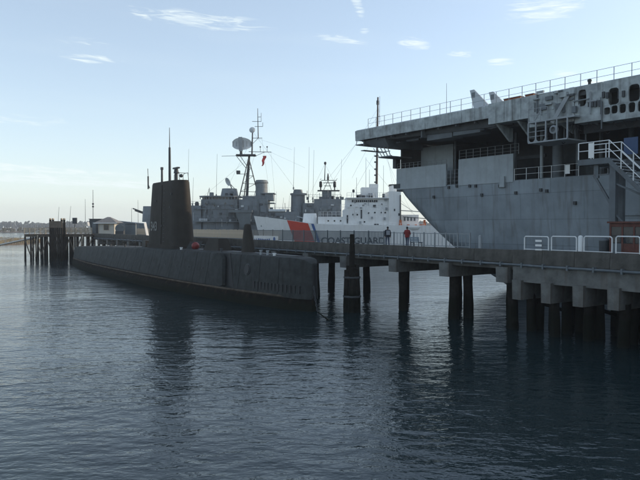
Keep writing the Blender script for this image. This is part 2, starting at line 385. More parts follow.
MB().tube((T0, -.16, 4.02), (TK + 1, -.16, 4.02), .075, n=8).tube((TK + 1, -.16, 4.02), (TK + 1.6, -.30, 4.02), .075).tube((TK + 1.6, -.30, 4.02), (T1, -.30, 4.02), .075).build('water_pipe', M['pipe'], pier, True)
br = MB().box(-.05, .05, -.14, .1, -.14, .14).mesh('pipe_bracket', M['pipe'])
t = T0 + 1
while t < T1:
    link(br, 'pipe_bracket', pier, (t, -.12 if t < TK + 1 else -.26, 4.02)); t += 1.55
# bents: cap and piles
capA = MB().hexa([(-.42, -.28, 2.92), (.42, -.28, 2.92), (.42, PW - .4, 2.92), (-.42, PW - .4, 2.92)], [(-.44, -.30, 3.86), (.44, -.30, 3.86), (.44, PW - .4, 3.86), (-.44, PW - .4, 3.86)]).mesh('bent_cap', M['cap_concrete'])
capB = MB().hexa([(-.30, -.34, 1.98), (.30, -.34, 1.98), (.30, PW, 1.98), (-.30, PW, 1.98)], [(-.32, -.36, 3.14), (.32, -.36, 3.14), (.32, PW, 3.14), (-.32, PW, 3.14)]).mesh('bent_cap', M['cap_concrete'])
def pile_mesh(z1, r, seed):
    rr = random.Random(seed); rings = []; n = 12; zs = [-2.5, -.3, .25, .9, 1.6, 2.3, z1]
    lean = rr.uniform(-.12, .12)
    for z in zs:
        k = (1.12 - .05 * z) if z < 1.5 else 1.0
        rings.append([(lean * (z - z1) * .3 + r * k * rr.uniform(.93, 1.06) * math.cos(i * math.tau / n), r * k * rr.uniform(.93, 1.06) * math.sin(i * math.tau / n), z) for i in range(n)])
    return MB().loft(rings).mesh('pile', M['pile'], True)
pA = [pile_mesh(2.95, .33, i) for i in range(3)]; pB = [pile_mesh(2.05, .27, 10 + i) for i in range(4)]
ts = [-1.4, 3.8, 8.6]
t = -7.5
while t > T0 + 2: ts.append(t); t -= 5.6
for t in ts:
    link(capA, 'bent_cap', pier, (t, 0, random.uniform(-.03, .03)))
    link(pA[int(t) % 3], 'pile', pier, (t, .75, 0), random.uniform(0, 6)); link(pA[(1 + int(t)) % 3], 'pile', pier, (t, 6.7, 0), random.uniform(0, 6))
    if t == 3.8: link(pA[1], 'pile', pier, (t + .15, 1.9, 0), 1.2)
i = 0; t = 9.75
while t < T1 - 1:
    link(capB, 'bent_cap', pier, (t, 0, random.uniform(-.04, .04)))
    for v in (.7, 2.0, 3.4, 5.0, 6.6):
        o = link(pB[i % 4], 'pile', pier, (t + random.uniform(-.2, .2), v + random.uniform(-.25, .25), 0), random.uniform(0, 6)); o.rotation_euler.x = random.uniform(-.07, .07); o.rotation_euler.y = random.uniform(-.04, .04); i += 1
    if i % 2: MB().bar((t - .05, .9, 1.9), (t + .05, 6.4, .4), .1, .2).build('cross_brace', M['pile'], pier)
    t += 2.0

# ------------------------------------------------------------------ fence on the far side of the pier
def fence(name, label, t0, t1, v, z0, h, step, picket, m, cat='fence'):
    f = thing(name, label, cat, PF.w(t0, v, z0), PF.a)
    n = max(1, round((t1 - t0) / step)); d = (t1 - t0) / n
    pm = MB()
    for z in (.12, h - .05) if picket else (.12, h * .5, h - .05): pm.box(.03, d - .03, -.025, .025, z - .03, z + .03)
    if picket:
        k = round(d / picket)
        for i in range(1, k): pm.box(i * d / k - .022, i * d / k + .022, -.012, .012, .14, h - .07)
    pm = pm.mesh('fence_panel', m); po = MB().box(-.045, .045, -.045, .045, -.02, h + .05).mesh('fence_post', m)
    for i in range(n):
        link(pm, 'fence_panel', f, (i * d, 0, 0)); link(po, 'fence_post', f, (i * d, 0, 0))
    link(po, 'fence_post', f, (n * d, 0, 0)); return f
ta, tb = PF.s(246, PW - .25), PF.s(384, PW - .25)
fence('picket_fence', 'dark close-picket metal fence on the pier in front of the white cutter', ta, tb, PW - .25, 4.50, 1.30, 2.3, .115, M['ship_dark'])
fence('railing', 'pale open railing on the pier behind the two people', tb + .1, PF.s(470, PW - .25), PW - .25, 4.50, 1.22, 1.25, .42, M['rail_grey'], 'railing')
# weathered timber board fence further out, sunlight put into its tan
tl0, tl1 = PF.s(104, PW - .25), ta - .1
bf = thing('board_fence', 'weathered board fence, its tan lightened to look sunlit, on the far stretch of the pier behind the submarine', 'fence', PF.w(tl0, PW - .25, 4.5), PF.a)
nb = round((tl1 - tl0) / .42); bd = [MB().box(.015, .405, -.02, .02, .12, 1.22 + k * .03).mesh('board', M['timber_lit']) for k in range(3)]
for i in range(min(nb, 290)): link(bd[random.randrange(3)], 'board', bf, (tl1 - tl0 - (i + 1) * .42, random.uniform(-.01, .01), 0))
MB().box(tl1 - tl0 - nb * .42, tl1 - tl0, .021, .09, .3, .42).box(tl1 - tl0 - nb * .42, tl1 - tl0, .021, .09, .95, 1.07).build('rail', M['timber'], bf)
# blue-and-white notice on the fence
s0, z1 = PF.hit(254, 235.5, PW - .42); s1, z0 = PF.hit(278, 242.5, PW - .42)
nt = thing('notice_board', 'white notice with blue blotches hung on the dark picket fence', 'sign', PF.w(s0, PW - .42, z0), PF.a)
W_, H_ = s1 - s0, z1 - z0
MB().box(0, W_, -.02, .02, 0, H_).build('panel', M['white_board'], nt)
g = MB()
for i in range(9): g.box(.12 + i * W_ * .078, .12 + i * W_ * .078 + W_ * random.uniform(.03, .065), -.028, -.021, H_ * .32, H_ * random.uniform(.45, .62))
g.build('lettering', M['cg_blue'], nt)
MB().lathe((0, 0, 0), [(H_ * .36, -.004), (H_ * .36, .004)], 18).build('emblem', M['cg_blue'], nt).matrix_local = Matrix.Translation((W_ * .86, -.026, H_ * .5)) @ Matrix.Rotation(R(90), 4, 'X')

# ------------------------------------------------------------------ mooring dolphin in front of the pier
dp = thing('mooring_dolphin', 'cluster of bound timber piles with a tall king post before the pier', 'dolphin', (2.36, 45.75, 0))
for k, (dx, dy, r) in enumerate(((-.36, -.1, .27), (.3, -.22, .27), (0, -.38, .27), (-.2, .35, .27), (.36, .2, .27))):
    q = MB(); rr = random.Random(k + 40)
    rings = [[(dx * (1 - .06 * z) + r * (1.1 - .03 * z) * rr.uniform(.94, 1.05) * math.cos(i * math.tau / 10), dy * (1 - .06 * z) + r * (1.1 - .03 * z) * rr.uniform(.94, 1.05) * math.sin(i * math.tau / 10), z) for i in range(10)] for z in (-2.5, -.2, .5, 1.4, 2.3, 3.1 + .1 * k)]
    q.loft(rings).build('pile', M['pile'], dp, True)
MB().lathe((0, 0, 0), [(.22, -2), (.22, 2), (.20, 4.5), (.17, 5.68), (.12, 5.73)], 12).build('king_post', M['pile'], dp, True)
for z in (1.15, 2.55): MB().lathe((0, 0, z), [(.69 - .03 * z, -.07), (.71 - .03 * z, 0), (.69 - .03 * z, .07)], 16).build('cable_band', M['dark_steel'], dp)

# ------------------------------------------------------------------ things on the pier
def barrier(px0, px1, label, sign=False):
    v = .75; s0, zt = PF.hit(px0, 236.4, v); s1, _ = PF.hit(px1, 236.4, v); w = s1 - s0; h = max(1.1, zt - 4.52)
    o = thing('crowd_barrier', label, 'barrier', PF.w(s0, v, 4.52), PF.a, 'white hoop barriers on the pier')
    MB().path([(0, 0, 0), (0, 0, h - .08), (.08, 0, h), (w - .08, 0, h), (w, 0, h - .08), (w, 0, 0)], .036, 8).build('hoop', M['rail_white'], o, True)
    MB().tube((0, 0, .42), (w, 0, .42), .022).build('lower_rail', M['rail_white'], o)
    for x in (0, w): MB().box(x - .04, x + .04, -.25, .25, 0, .03).build('foot', M['rail_white'], o)
    if sign:
        for k in range(3): MB().box(w * .47, w * .73, -.03, -.01, .34 + k * .27, .46 + k * .27).build('sign_slat', M['white_board'], o)
barrier(524.5, 548.5, 'white hoop barrier carrying three short white slats', True)
barrier(551.5, 576.5, 'white hoop barrier between the slatted one and the fat white post')
barrier(584, 612, 'white hoop barrier just right of the fat white post')
barrier(616, 640, 'white hoop barrier in front of the rust-red kiosk at the right edge')
s, _ = PF.hit(580.5, 236, .8)
o = thing('bollard_post', 'fat white round post between two white hoop barriers', 'bollard', PF.w(s, .8, 4.52))
MB().lathe((0, 0, 0), [(.13, 0), (.13, 1.2), (.10, 1.27), (.03, 1.30)], 14).build('post', M['rail_white'], o, True); MB().lathe((0, 0, 0), [(.2, 0), (.2, .04)], 14).build('base_plate', M['rail_grey'], o)
s, zt = PF.hit(480, 235, 2.5)
o = thing('bollard_post', 'pale grey lone post on the pier before the carrier hull', 'bollard', PF.w(s, 2.5, 4.50))
MB().lathe((0, 0, 0), [(.11, 0), (.11, zt - 4.6), (.08, zt - 4.53), (.02, zt - 4.5)], 12).build('post', M['rail_grey'], o, True); MB().lathe((0, 0, 0), [(.18, 0), (.18, .04)], 12).build('base_plate', M['rail_grey'], o)

# rust-red kiosk at the right edge
s0, zt = PF.hit(609.5, 221.5, 3.0); s1 = PF.s(646, 3.0); w = s1 - s0; h = zt - 4.52
k = thing('vending_kiosk', 'rust-red steel kiosk with dark panes behind the rightmost barrier', 'kiosk', PF.w(s0, 3.0, 4.52), PF.a)
MB().box(.06, w - .06, .08, 1.1, .08, h - .1).build('body', M['dark_steel'], k)
MB().box(-.1, w + .1, -.1, 1.25, h - .1, h).build('roof', M['rust'], k)
for x in (.05, w * .36, w * .68, w - .05): MB().box(x - .05, x + .05, 0, .075, 0, h - .1).build('post', M['rust'], k)
for x0, x1 in ((.1, w * .36 - .05), (w * .36 + .05, w * .68 - .05), (w * .68 + .05, w - .1)):
    MB().box(x0, x1, .03, .07, h * .42, h - .32).build('pane', M['glass'], k); MB().box(x0, x1, .02, .07, .1, h * .40).build('lower_panel', M['ship_dark'] if x0 < .2 else M['rust'], k)
    MB().box(x0, x1, .01, .07, h - .3, h - .12).build('header', M['rust'], k)
s0, zt = PF.hit(598, 239, 3.2)
bn = thing('waste_bin', 'dark waste bin standing left of the rust-red kiosk', 'bin', PF.w(s0, 3.2, 4.52), PF.a)
MB().lathe((.25, .25, 0), [(.24, 0), (.28, .1), (.30, .95)], 14).build('drum', M['dark_steel'], bn, True); MB().lathe((.25, .25, .95), [(.32, 0), (.32, .06), (.12, .2)], 14).build('lid', M['pipe'], bn, True)

# slatted bench behind the pair
s, _ = PF.hit(410, 240, 5.6)
bch = thing('bench', 'blue-grey slatted bench beside the person in the red jacket', 'bench', PF.w(s, 5.6, 4.5), PF.a)
for k in range(4): MB().box(0, 1.15, .02 + k * .11, .10 + k * .11, .42, .46).build('seat_slat', M['bench_blue'], bch)
for k in range(3): MB().box(0, 1.15, -.04 - k * .03, -.01 - k * .03, .52 + k * .13, .62 + k * .13).build('back_slat', M['bench_blue'], bch)
for x in (.08, 1.02): MB().bar((x, .03, 0), (x, .03, .42), .05).bar((x, .40, 0), (x, .40, .42), .05).bar((x, 0, .4), (x, .44, .4), .05).bar((x, .02, .42), (x, -.06, .86), .05).build('leg', M['dark_steel'], bch)

# ------------------------------------------------------------------ people
def person(label, loc, rz, top_m, pack=False, arm_bend=0.0, stride=.1):
    J = {'pel': (0, 0, .95), 'wai': (0, 0, 1.08), 'che': (0, .01, 1.30), 'nec': (0, 0, 1.47), 'hd0': (0, -.02, 1.56), 'hd1': (0, -.025, 1.66), 'hd2': (0, -.02, 1.725)}
    Rr = {'pel': (.17, .13), 'wai': (.165, .125), 'che': (.19, .135), 'nec': (.062, .062), 'hd0': (.078, .088), 'hd1': (.083, .098), 'hd2': (.05, .06)}
    E = [('pel', 'wai'), ('wai', 'che'), ('che', 'nec'), ('nec', 'hd0'), ('hd0', 'hd1'), ('hd1', 'hd2')]
    for sd, nm in ((-1, 'l'), (1, 'r')):
        f = stride * sd
        J.update({nm + 'h': (sd * .10, 0, .88), nm + 'k': (sd * .11, -f * .6 - .03, .50), nm + 'a': (sd * .115, -f, .09), nm + 't': (sd * .13, -f - .16, .045),
                  nm + 's': (sd * .20, .01, 1.40), nm + 'e': (sd * .27, .03 - arm_bend * .1, 1.12), nm + 'w': (sd * (.27 - arm_bend * .12), -.03 - arm_bend * .24, .90 + arm_bend * .24), nm + 'p': (sd * (.265 - arm_bend * .16), -.05 - arm_bend * .3, .82 + arm_bend * .34)})
        Rr.update({nm + 'h': (.105, .105), nm + 'k': (.068, .068), nm + 'a': (.05, .055), nm + 't': (.045, .04), nm + 's': (.085, .08), nm + 'e': (.058, .058), nm + 'w': (.042, .042), nm + 'p': (.04, .028)})
        E += [('pel', nm + 'h'), (nm + 'h', nm + 'k'), (nm + 'k', nm + 'a'), (nm + 'a', nm + 't'), ('che', nm + 's'), (nm + 's', nm + 'e'), (nm + 'e', nm + 'w'), (nm + 'w', nm + 'p')]
        for q in range(5):
            fx = sd * (.265 - arm_bend * .16) + (.0 if q else -sd * .03); fy = -.085 - arm_bend * .3 + q * .02; fz = (.74 if q else .79) + arm_bend * .34 + abs(q - 2.5) * .006
            J[nm + 'f%d' % q] = (fx, fy, fz); Rr[nm + 'f%d' % q] = (.010, .010); E.append((nm + 'p', nm + 'f%d' % q))
    keys = list(J); me = bpy.data.meshes.new('person_body'); me.from_pydata([J[k] for k in keys], [(keys.index(a), keys.index(b)) for a, b in E], [])
    o = bpy.data.objects.new('person', me); COL.objects.link(o)
    o.modifiers.new('skin', 'SKIN'); 
    for i, k in enumerate(keys):
        sv = me.skin_vertices[0].data[i]; sv.radius = Rr[k]; sv.use_root = (k == 'pel')
    ss = o.modifiers.new('sub', 'SUBSURF'); ss.levels = 2; ss.render_levels = 2
    bpy.context.view_layer.update()
    nm_ = bpy.data.meshes.new_from_object(o.evaluated_get(bpy.context.evaluated_depsgraph_get()))
    o.modifiers.clear(); o.data = nm_
    nm_.materials.clear()
    for m in (M['skin'], top_m, M['jeans'], M['boot']): nm_.materials.append(m)
    for p in nm_.polygons:
        c = p.center; p.use_smooth = True
        arm = abs(c.x) > .20 and c.z > .6
        p.material_index = 3 if c.z < .12 else (1 if (arm and c.z > .88 + arm_bend * .26) or (.86 < c.z < 1.49 and not arm) else (0 if arm or c.z >= 1.49 else 2))
    o.location = loc; o.rotation_euler = (0, 0, rz); tag(o, label, 'person')
    hm = MB(); rings = []
    for kk in range(7):
        t_ = kk / 6 * math.pi * .62
        rings.append([(.095 * math.sin(t_ + .05) * math.cos(i * math.tau / 12), .01 + .112 * math.sin(t_ + .05) * math.sin(i * math.tau / 12) + .012, 1.655 + .108 * math.cos(t_) - (.05 if math.sin(i * math.tau / 12) > .2 and kk == 6 else 0)) for i in range(12)])
    hm.loft(rings).build('hair', M['hair'], o, True)
    MB().ball((0, -.125, 1.615), .014, .022, .024, 6).build('nose', M['skin'], o, True)
    jk = MB(); rings = []
    for z, a, b2 in ((.82, .215, .165), (.95, .22, .17), (1.1, .205, .16), (1.3, .225, .165), (1.42, .19, .13), (1.50, .085, .085)):
        rings.append([(a * math.cos(i * math.tau / 16), b2 * math.sin(i * math.tau / 16), z) for i in range(16)])
    jk.loft(rings).build('jacket', top_m, o, True)
    if pack: MB().box(-.15, .15, .10, .27, 1.0, 1.40).build('backpack', M['grey_cloth'], o)
    return o
s, _ = PF.hit(387.6, 235, 6.2); person('person in dark jacket with a pale grey backpack standing on the pier', PF.w(s, 6.2, 4.5), R(188), M['navy_cloth'], True, 0, .05)
s, _ = PF.hit(407.2, 235, 6.2); person('person in dark red jacket and jeans standing on the pier', PF.w(s, 6.2, 4.5), R(150), M['red_cloth'], False, .7, .12)

# ------------------------------------------------------------------ submarine
LS = 71.8
SF = Frame(-.4, 45.8, math.atan2(.822, -.57) + math.pi)      # s = -a : the bow is at s = 0, the stern at s = -LS
sub = thing('submarine', 'long black submarine with a tall dark sail moored along the pier', 'submarine', SF.o, SF.a)
B_T = [(0, .22), (.6, .62), (2, 1.15), (5, 1.75), (10, 2.55), (16, 3.2), (24, 3.75), (34, 3.9), (46, 3.7), (56, 3.0), (64, 2.0), (69, 1.1), (LS, .25)]
C_T = [(0, .20), (.35, .55), (1, .85), (3, 1.25), (7, 1.65), (12, 2.05), (20, 2.5), (34, 2.7), (48, 2.5), (58, 2.0), (65, 1.35), (69.5, .8), (LS - .4, .22)]
def zdeck(a): return lerp(a, [(0, 3.55), (.5, 3.85), (1.4, 3.98), (10, 4.0), (30, 3.85), (50, 3.45), (66, 3.0), (LS, 2.6)])
def zledge(a): return lerp(a, [(0, 1.0), (30, 1.12), (60, 1.15), (LS, 1.0)])
def hull_ring(a):
    b = lerp(a, B_T); zl = zledge(a)
    half = [(b * .80, -2.2), (b * .96, -1.0), (b, -.1), (b * .985, .45), (b * .95, .75), (b * .88, zl - .06), (b * .5, zl + .05)]
    return [(-a, -y, z) for y, z in half] + [(-a, y, z) for y, z in reversed(half)]
st = [0, .3, .6, 1.2, 2, 3.5, 5, 7.5, 10, 13, 16, 20, 24, 29, 34, 40, 46, 51, 56, 60, 64, 67, 69, 70.5, LS]
MB().loft([hull_ring(a) for a in st]).build('hull', M['sub_hull'], sub, True)
def cas_ring(a, inset=0.0):
    c = max(.05, lerp(a, C_T) - inset); zd = zdeck(a) - inset; zl = zledge(a) - .1; k = lerp(a, [(0, .92), (6, .84), (16, .78), (LS, .74)])
    half = [(c * 1.03, zl), (c, zl + .45), (c * (.42 + .58 * k), zl + (zd - zl) * .55), (c * k, zd - .22), (c * k * .93, zd - .05), (c * k * .55, zd)]
    return [(-a, -y, z) for y, z in half] + [(-a, y, z) for y, z in reversed(half)]
MB().loft([cas_ring(a, .07) for a in st]).build('casing_core', M['black'], sub)
a = 0.0; widths = [3.2, 2.6, 3.0, 2.4]
i = 0
while a < LS - .5:
    b_ = min(LS - .4, a + widths[i % 4]); 
    if LS - .4 - b_ < 1: b_ = LS - .4
    seg = [a + .03] + [x for x in (.12, .3, .6, 1.0, 1.7, 2.4) if a + .04 < x < b_ - .04] + [(a + b_) / 2] * (i > 0) + [b_ - .03]
    MB().loft([cas_ring(x) for x in seg]).build('casing_panel', M['casing'], sub, True); a = b_; i += 1
# strake along the ledge and handrail wires
for sd in (-1, 1):
    MB().path([(-x, sd * lerp(x, B_T) * .9, zledge(x) - .04) for x in [1, 3, 6, 10, 15, 20, 26, 32, 40, 48, 54, 60, 65, 68]], .10, 6).build('bilge_strake', M['ledge_rust'], sub, True)
def side(a, z):            # outboard distance of the near casing side
    c = lerp(a, C_T); zd = zdeck(a); zl = zledge(a) - .1; k = lerp(a, [(0, .92), (6, .84), (16, .78), (LS, .74)])
    return lerp(z, [(zl, c * 1.03), (zl + .45, c), (zl + (zd - zl) * .55, c * (.42 + .58 * k)), (zd - .22, c * k)])
for k in range(13):        # free-flooding slots near the bow: proud black boxes paint the shade inside
    a = .9 + k * .46; y = -side(a, 1.55)
    MB().box(-a - .13, -a + .13, y - .035, y + .08, 1.28, 1.86).build('slot_shade', M['black'], sub)
for k in range(16):        # and along the waist
    a = 15.5 + k * 2.9
    if a > 60: break
    y = -side(a, 2.6 - .012 * a); MB().box(-a - .15, -a + .15, y - .02, y + .1, 2.32 - .012 * a, 2.66 - .012 * a).build('slot_shade', M['black'], sub)
# hawse hole and folded bow plane
y = -side(7.6, 2.75)
hm = MB().lathe((0, 0, 0), [(.48, -.1), (.48, .06), (.40, .06), (.36, -.08)], 18).build('hawse_rim', M['dark_steel'], sub, True); hm.matrix_local = Matrix.Translation((-7.6, y + .02, 2.75)) @ Matrix.Rotation(R(80), 4, 'X')
hm = MB().lathe((0, 0, 0), [(.40, -.02), (.40, .02)], 18).build('hawse_shade', M['black'], sub); hm.matrix_local = Matrix.Translation((-7.6, y - .07, 2.75)) @ Matrix.Rotation(R(80), 4, 'X')  # black disc paints the darkness inside the hawse hole
pl = [(10.6, 1.25), (11.1, 1.12), (12.9, 2.4), (12.6, 3.85), (11.6, 3.95), (11.15, 3.5)]
MB().hexa([(-a, -side(a, z) - .10, z) for a, z in pl], [(-a, -side(a, z) - .42, z) for a, z in pl]).build('bow_plane', M['casing'], sub)
pl2 = [(9.4, 1.2), (10.4, 1.2), (11.05, 3.5), (11.5, 3.98), (10.6, 3.98)]
MB().hexa([(-a, -side(a, z) + .05, z) for a, z in pl2], [(-a, -side(a, z) - .03, z) for a, z in pl2]).build('recess_shade', M['black'], sub)  # proud black plate paints the shade in the gap by the plane
# deck walkway
MB().loft([[(-a, -lerp(a, C_T) * .40, zdeck(a) - .02), (-a, lerp(a, C_T) * .40, zdeck(a) - .02), (-a, lerp(a, C_T) * .40, zdeck(a) + .045), (-a, -lerp(a, C_T) * .40, zdeck(a) + .045)] for a in (2, 5, 10, 20, 30, 40, 50, 60, 67)]).build('deck_walkway', M['sub_deck'], sub)
# sail
def sail_ring(z, z0=3.7, z1=11.15):
    t = (z - z0) / (z1 - z0); af, aa = 23.3 + .95 * t, 34.0 - 1.1 * t; hw = 1.20 - .22 * t; pts = []
    for i in range(15):
        q = math.pi * i / 14; pts.append((af + 1.9 - 1.9 * math.sin(q), -hw * math.cos(q)))
    tail = []
    for i in range(9):
        q = math.pi * i / 8; tail.append((aa - 2.6 + 2.6 * math.sin(q) ** .8, hw * math.cos(q) * .97))
    return [(-a, y, z) for a, y in pts] + [(-a, y, z) for a, y in tail]
MB().loft([sail_ring(z) for z in (3.6, 4.3, 5.6, 7.0, 8.4, 9.8, 10.95)] + [[(x * .992 - .22, y * .93, 11.17) for x, y, z in sail_ring(11.15)]]).build('sail', M['sail'], sub, True)
MB().loft([[(x * 1.0 + (x + 28.6) * .04, y * 1.10, z) for x, y, _ in sail_ring(4.0)] for z in (3.7, 4.25)]).build('sail_fairing', M['sail'], sub, True)
yb = lambda z: -(1.20 - .22 * (z - 3.7) / 7.45)
for a in (28.3,):
    MB().hexa([(-a - .03, yb(4.3) - .03, 4.3), (-a + .03, yb(4.3) - .03, 4.3), (-a + .03, yb(4.3) + .1, 4.3), (-a - .03, yb(4.3) + .1, 4.3)], [(-a - .03, yb(10.8) - .03, 10.8), (-a + .03, yb(10.8) - .03, 10.8), (-a + .03, yb(10.8) + .1, 10.8), (-a - .03, yb(10.8) + .1, 10.8)]).build('seam_batten', M['sail'], sub)
for k in range(14): MB().tube((-27.15, yb(5 + k * .42) - .09, 4.6 + k * .44), (-27.55, yb(5 + k * .42) - .09, 4.6 + k * .44), .022, n=6).build('ladder_rung', M['dark_steel'], sub)
for a, z in ((25.6, 9.6), (25.9, 8.2), (28.2, 6.2), (30.2, 9.0)):
    MB().box(-a - .14, -a + .14, yb(z) - .03, yb(z) + .1, z, z + .22).build('vent', M['black'], sub)
tm, tw = text_mesh('343', 1.0)
for v in tm.vertices: v.co = Vector((-31.5 + v.co.x, yb(6.0 + v.co.y) - .045, 5.75 + v.co.y * 1.05))
tm.materials.append(M['letter_pale']); link(tm, 'hull_number', sub)
# masts on the sail
zt = 11.1
MB().tube((-28.6, 0, zt), (-28.6, 0, 15.0), .15, .12, 10).tube((-28.6, 0, 15.0), (-28.6, 0, 17.2), .055, .03, 6).build('periscope', M['dark_steel'], sub, True)
MB().tube((-31.0, 0, zt), (-31.0, 0, 12.7), .13, .11, 10).box(-31.15, -30.85, -.12, .12, 12.7, 13.0).build('periscope', M['dark_steel'], sub, True)
MB().tube((-26.7, 0, zt), (-26.7, 0, 12.5), .17, n=10).box(-27.4, -26.0, -.14, .14, 12.5, 12.66).tube((-26.7, 0, 12.0), (-26.7, 0, 12.5), .28, .2, 10).build('snorkel_mast', M['dark_steel'], sub, True)
MB().tube((-33.4, -.6, 10.7), (-33.6, -.7, 11.2), .05).tube((-33.6, -.7, 10.6), (-33.6, -.7, 12.1), .09, n=8).tube((-33.6, -.7, 12.1), (-33.7, -.7, 13.0), .035, n=6).build('whip_antenna', M['dark_steel'], sub, True)
MB().path([(-26, -.5, zt), (-26, -.5, 11.75), (-25.7, -.5, 11.95), (-24.7, -.5, 11.95), (-24.5, -.5, zt)], .03).path([(-26, .5, zt), (-26, .5, 11.75), (-25.7, .5, 11.95), (-24.7, .5, 11.95), (-24.5, .5, zt)], .03).path([(-25.2, -.5, 11.95), (-25.2, .5, 11.95)], .03).build('bridge_rail', M['dark_steel'], sub)
MB().ball((-25.8, .2, 11.7), .2, n=8).build('signal_lamp', M['dark_steel'], sub, True)
# sonar fin and deck fittings
MB().loft([[(-10.3 + r * 1.25 * math.cos(i * math.tau / 14) - dx, r * .62 * math.sin(i * math.tau / 14), z) for i in range(14)] for z, r, dx in ((3.95, .78, 0), (4.2, .74, 0), (5.2, .58, .05), (6.1, .42, .1), (6.42, .34, .1), (6.5, .2, .1))]).build('sonar_fin', M['sail'], sub, True)
MB().hexa([(-18.2, -.75, 3.9), (-14.7, -.75, 3.9), (-14.7, .75, 3.9), (-18.2, .75, 3.9)], [(-17.5, -.45, 5.15), (-15.3, -.45, 5.15), (-15.3, .45, 5.15), (-17.5, .45, 5.15)]).build('hatch_trunk', M['sail'], sub)
MB().ball((-20.6, -.45, 4.30), .40, n=12).build('marker_buoy', M['red'], sub, True)
MB().quad((-21.9, -.9, 3.95), (-21.9, .5, 3.95), (-20.9, .5, 4.75), (-20.9, -.9, 4.75)).box(-22, -20.9, -.95, .55, 3.9, 3.96).build('buoy_cradle', M['rail_grey'], sub)
for a, r, h, m in ((22.3, .16, .25, 'rail_white'), (5.6, .14, .4, 'rail_grey'), (6.6, .14, .4, 'rail_grey'), (4.6, .16, .22, 'rail_white'), (13.4, .14, .36, 'dark_steel'), (40.5, .14, .36, 'dark_steel'), (47, .14, .36, 'dark_steel'), (56, .14, .36, 'dark_steel')):
    MB().lathe((-a, -lerp(a, C_T) * .5, zdeck(a) - .03), [(r * .8, 0), (r * .7, h * .7), (r, h * .75), (r, h)], 10).build('cleat', M[m], sub, True)
px_ = [35.5 + 2.4 * k for k in range(14)]
for a in px_: MB().tube((-a, -lerp(a, C_T) * .62, zdeck(a) - .03), (-a, -lerp(a, C_T) * .62, zdeck(a) + 1.0), .022, n=6).build('stanchion', M['dark_steel'], sub)
for dz in (.5, .98): MB().path([(-a, -lerp(a, C_T) * .62, zdeck(a) + dz) for a in px_], .012, 5).build('lifeline', M['dark_steel'], sub)
MB().box(-35.6, -34.4, -.8, .5, 3.7, 4.55).build('ready_locker', M['black'], sub)
# two white boards standing at the pier edge
for px, lab in ((146.5, 'narrow white sunlit board leaning just left of the submarine sail'), (90.5, 'narrow white sunlit board leaning left of the small pier hut')):
    st_b = PF.s(px, .9)
    o = thing('gangway_board', lab, 'board', PF.w(st_b, .9, 4.505) if px > 100 else Vector(((89.5 - 320) * 113.9 / FPX, 113.9, 4.745)), R(50), 'white boards on the pier')
    MB().hexa([(0, -.1, 0), (.42, -.1, 0), (.42, .0, 0), (0, .0, 0)], [(-.5, -.1, 2.2), (-.08, -.1, 2.2), (-.08, .0, 2.2), (-.5, .0, 2.2)]).build('plank', M['white_board'], o)
    MB().box(.1, .4, .0, .9, .0, .05).build('foot', M['timber'], o); MB().bar((.25, .0, 1.2), (.3, .8, .05), .06).build('strut', M['timber'], o)
# boom and bow line
bl = thing('mooring_chain', 'dark chain hanging from the submarine bow into the water', 'chain', SF.w(0, 0, 0), SF.a)
cu = [(.1 + 1.5 * t, -.15 - .5 * t, 1.9 * (1 - t) ** 1.6 - .25 * t) for t in [i / 14 for i in range(15)]]
lk = MB().path([(-.09, 0, 0), (-.05, .05, 0), (.05, .05, 0), (.09, 0, 0), (.05, -.05, 0), (-.05, -.05, 0), (-.09, 0, 0)], .022, 5).mesh('chain_link', M['dark_steel'])
for i in range(len(cu) - 1):
    p, q = Vector(cu[i]), Vector(cu[i + 1]); d = q - p
    o = link(lk, 'chain_link', bl); o.matrix_local = Matrix.Translation((p + q) / 2) @ d.to_track_quat('X', 'Z').to_matrix().to_4x4() @ Matrix.Rotation(R(90 * (i % 2)), 4, 'X') @ Matrix.Scale(max(1, d.length / .16), 4, (1, 0, 0))

# ------------------------------------------------------------------ floating spar near the bow
sp_ = thing('floating_spar', 'dark spar floating in the water off the submarine bow', 'spar', (.4, 41.9, 0))
MB().tube((-.55, 1.2, .35), (.38, -.6, -.12), .035, .06, 8).build('pole', M['pile'], sp_, True)
MB().tube((.28, -.4, -.08), (.42, -.68, -.1), .085, n=8).build('float', M['pile'], sp_, True)

# ------------------------------------------------------------------ aircraft carrier
KF = Frame(3.9, 69.0, math.atan2(-.81, .587))
cv = thing('aircraft_carrier', 'huge grey aircraft carrier with overhanging flight deck looming over the pier', 'aircraft carrier', KF.o, KF.a)
VH, ZF, ZD, LEN, BEAM = 4.0, 10.45, 16.85, 135.0, 27.0
def stern_off(z): return lerp(z, [(-2, 18), (0, 12.8), (2, 9.9), (4.2, 7.4), (6.5, 5.3), (8.5, 3.7), (9.8, 2.7), (10.45, 2.3)])
def hull_outline(z):
    s0 = stern_off(z); tuck = lerp(z, [(-2, 1.3), (0, .95), (3, .55), (6, .22), (9, .03), (10.45, 0)]); near = VH + tuck; far = VH + BEAM - tuck; rad = lerp(z, [(-2, 11), (0, 9), (5, 4.5), (9.5, 1.6), (10.45, 1.2)])
    pts = []
    pts += [(LEN, near), (s0 + 40, near), (s0 + rad + 12, near), (s0 + rad, near + tuck * .12)]
    for q in (20, 40, 60, 80): pts.append((s0 + rad * (1 - math.sin(R(q))), near + rad * (1 - math.cos(R(q)))))
    pts.append((s0, near + rad + .5)); pts.append((s0, far - rad - .5))
    for q in (80, 60, 40, 20): pts.append((s0 + rad * (1 - math.sin(R(q))), far - rad * (1 - math.cos(R(q)))))
    pts += [(s0 + rad, far), (LEN, far)]
    return [(x, y, z) for x, y in pts]
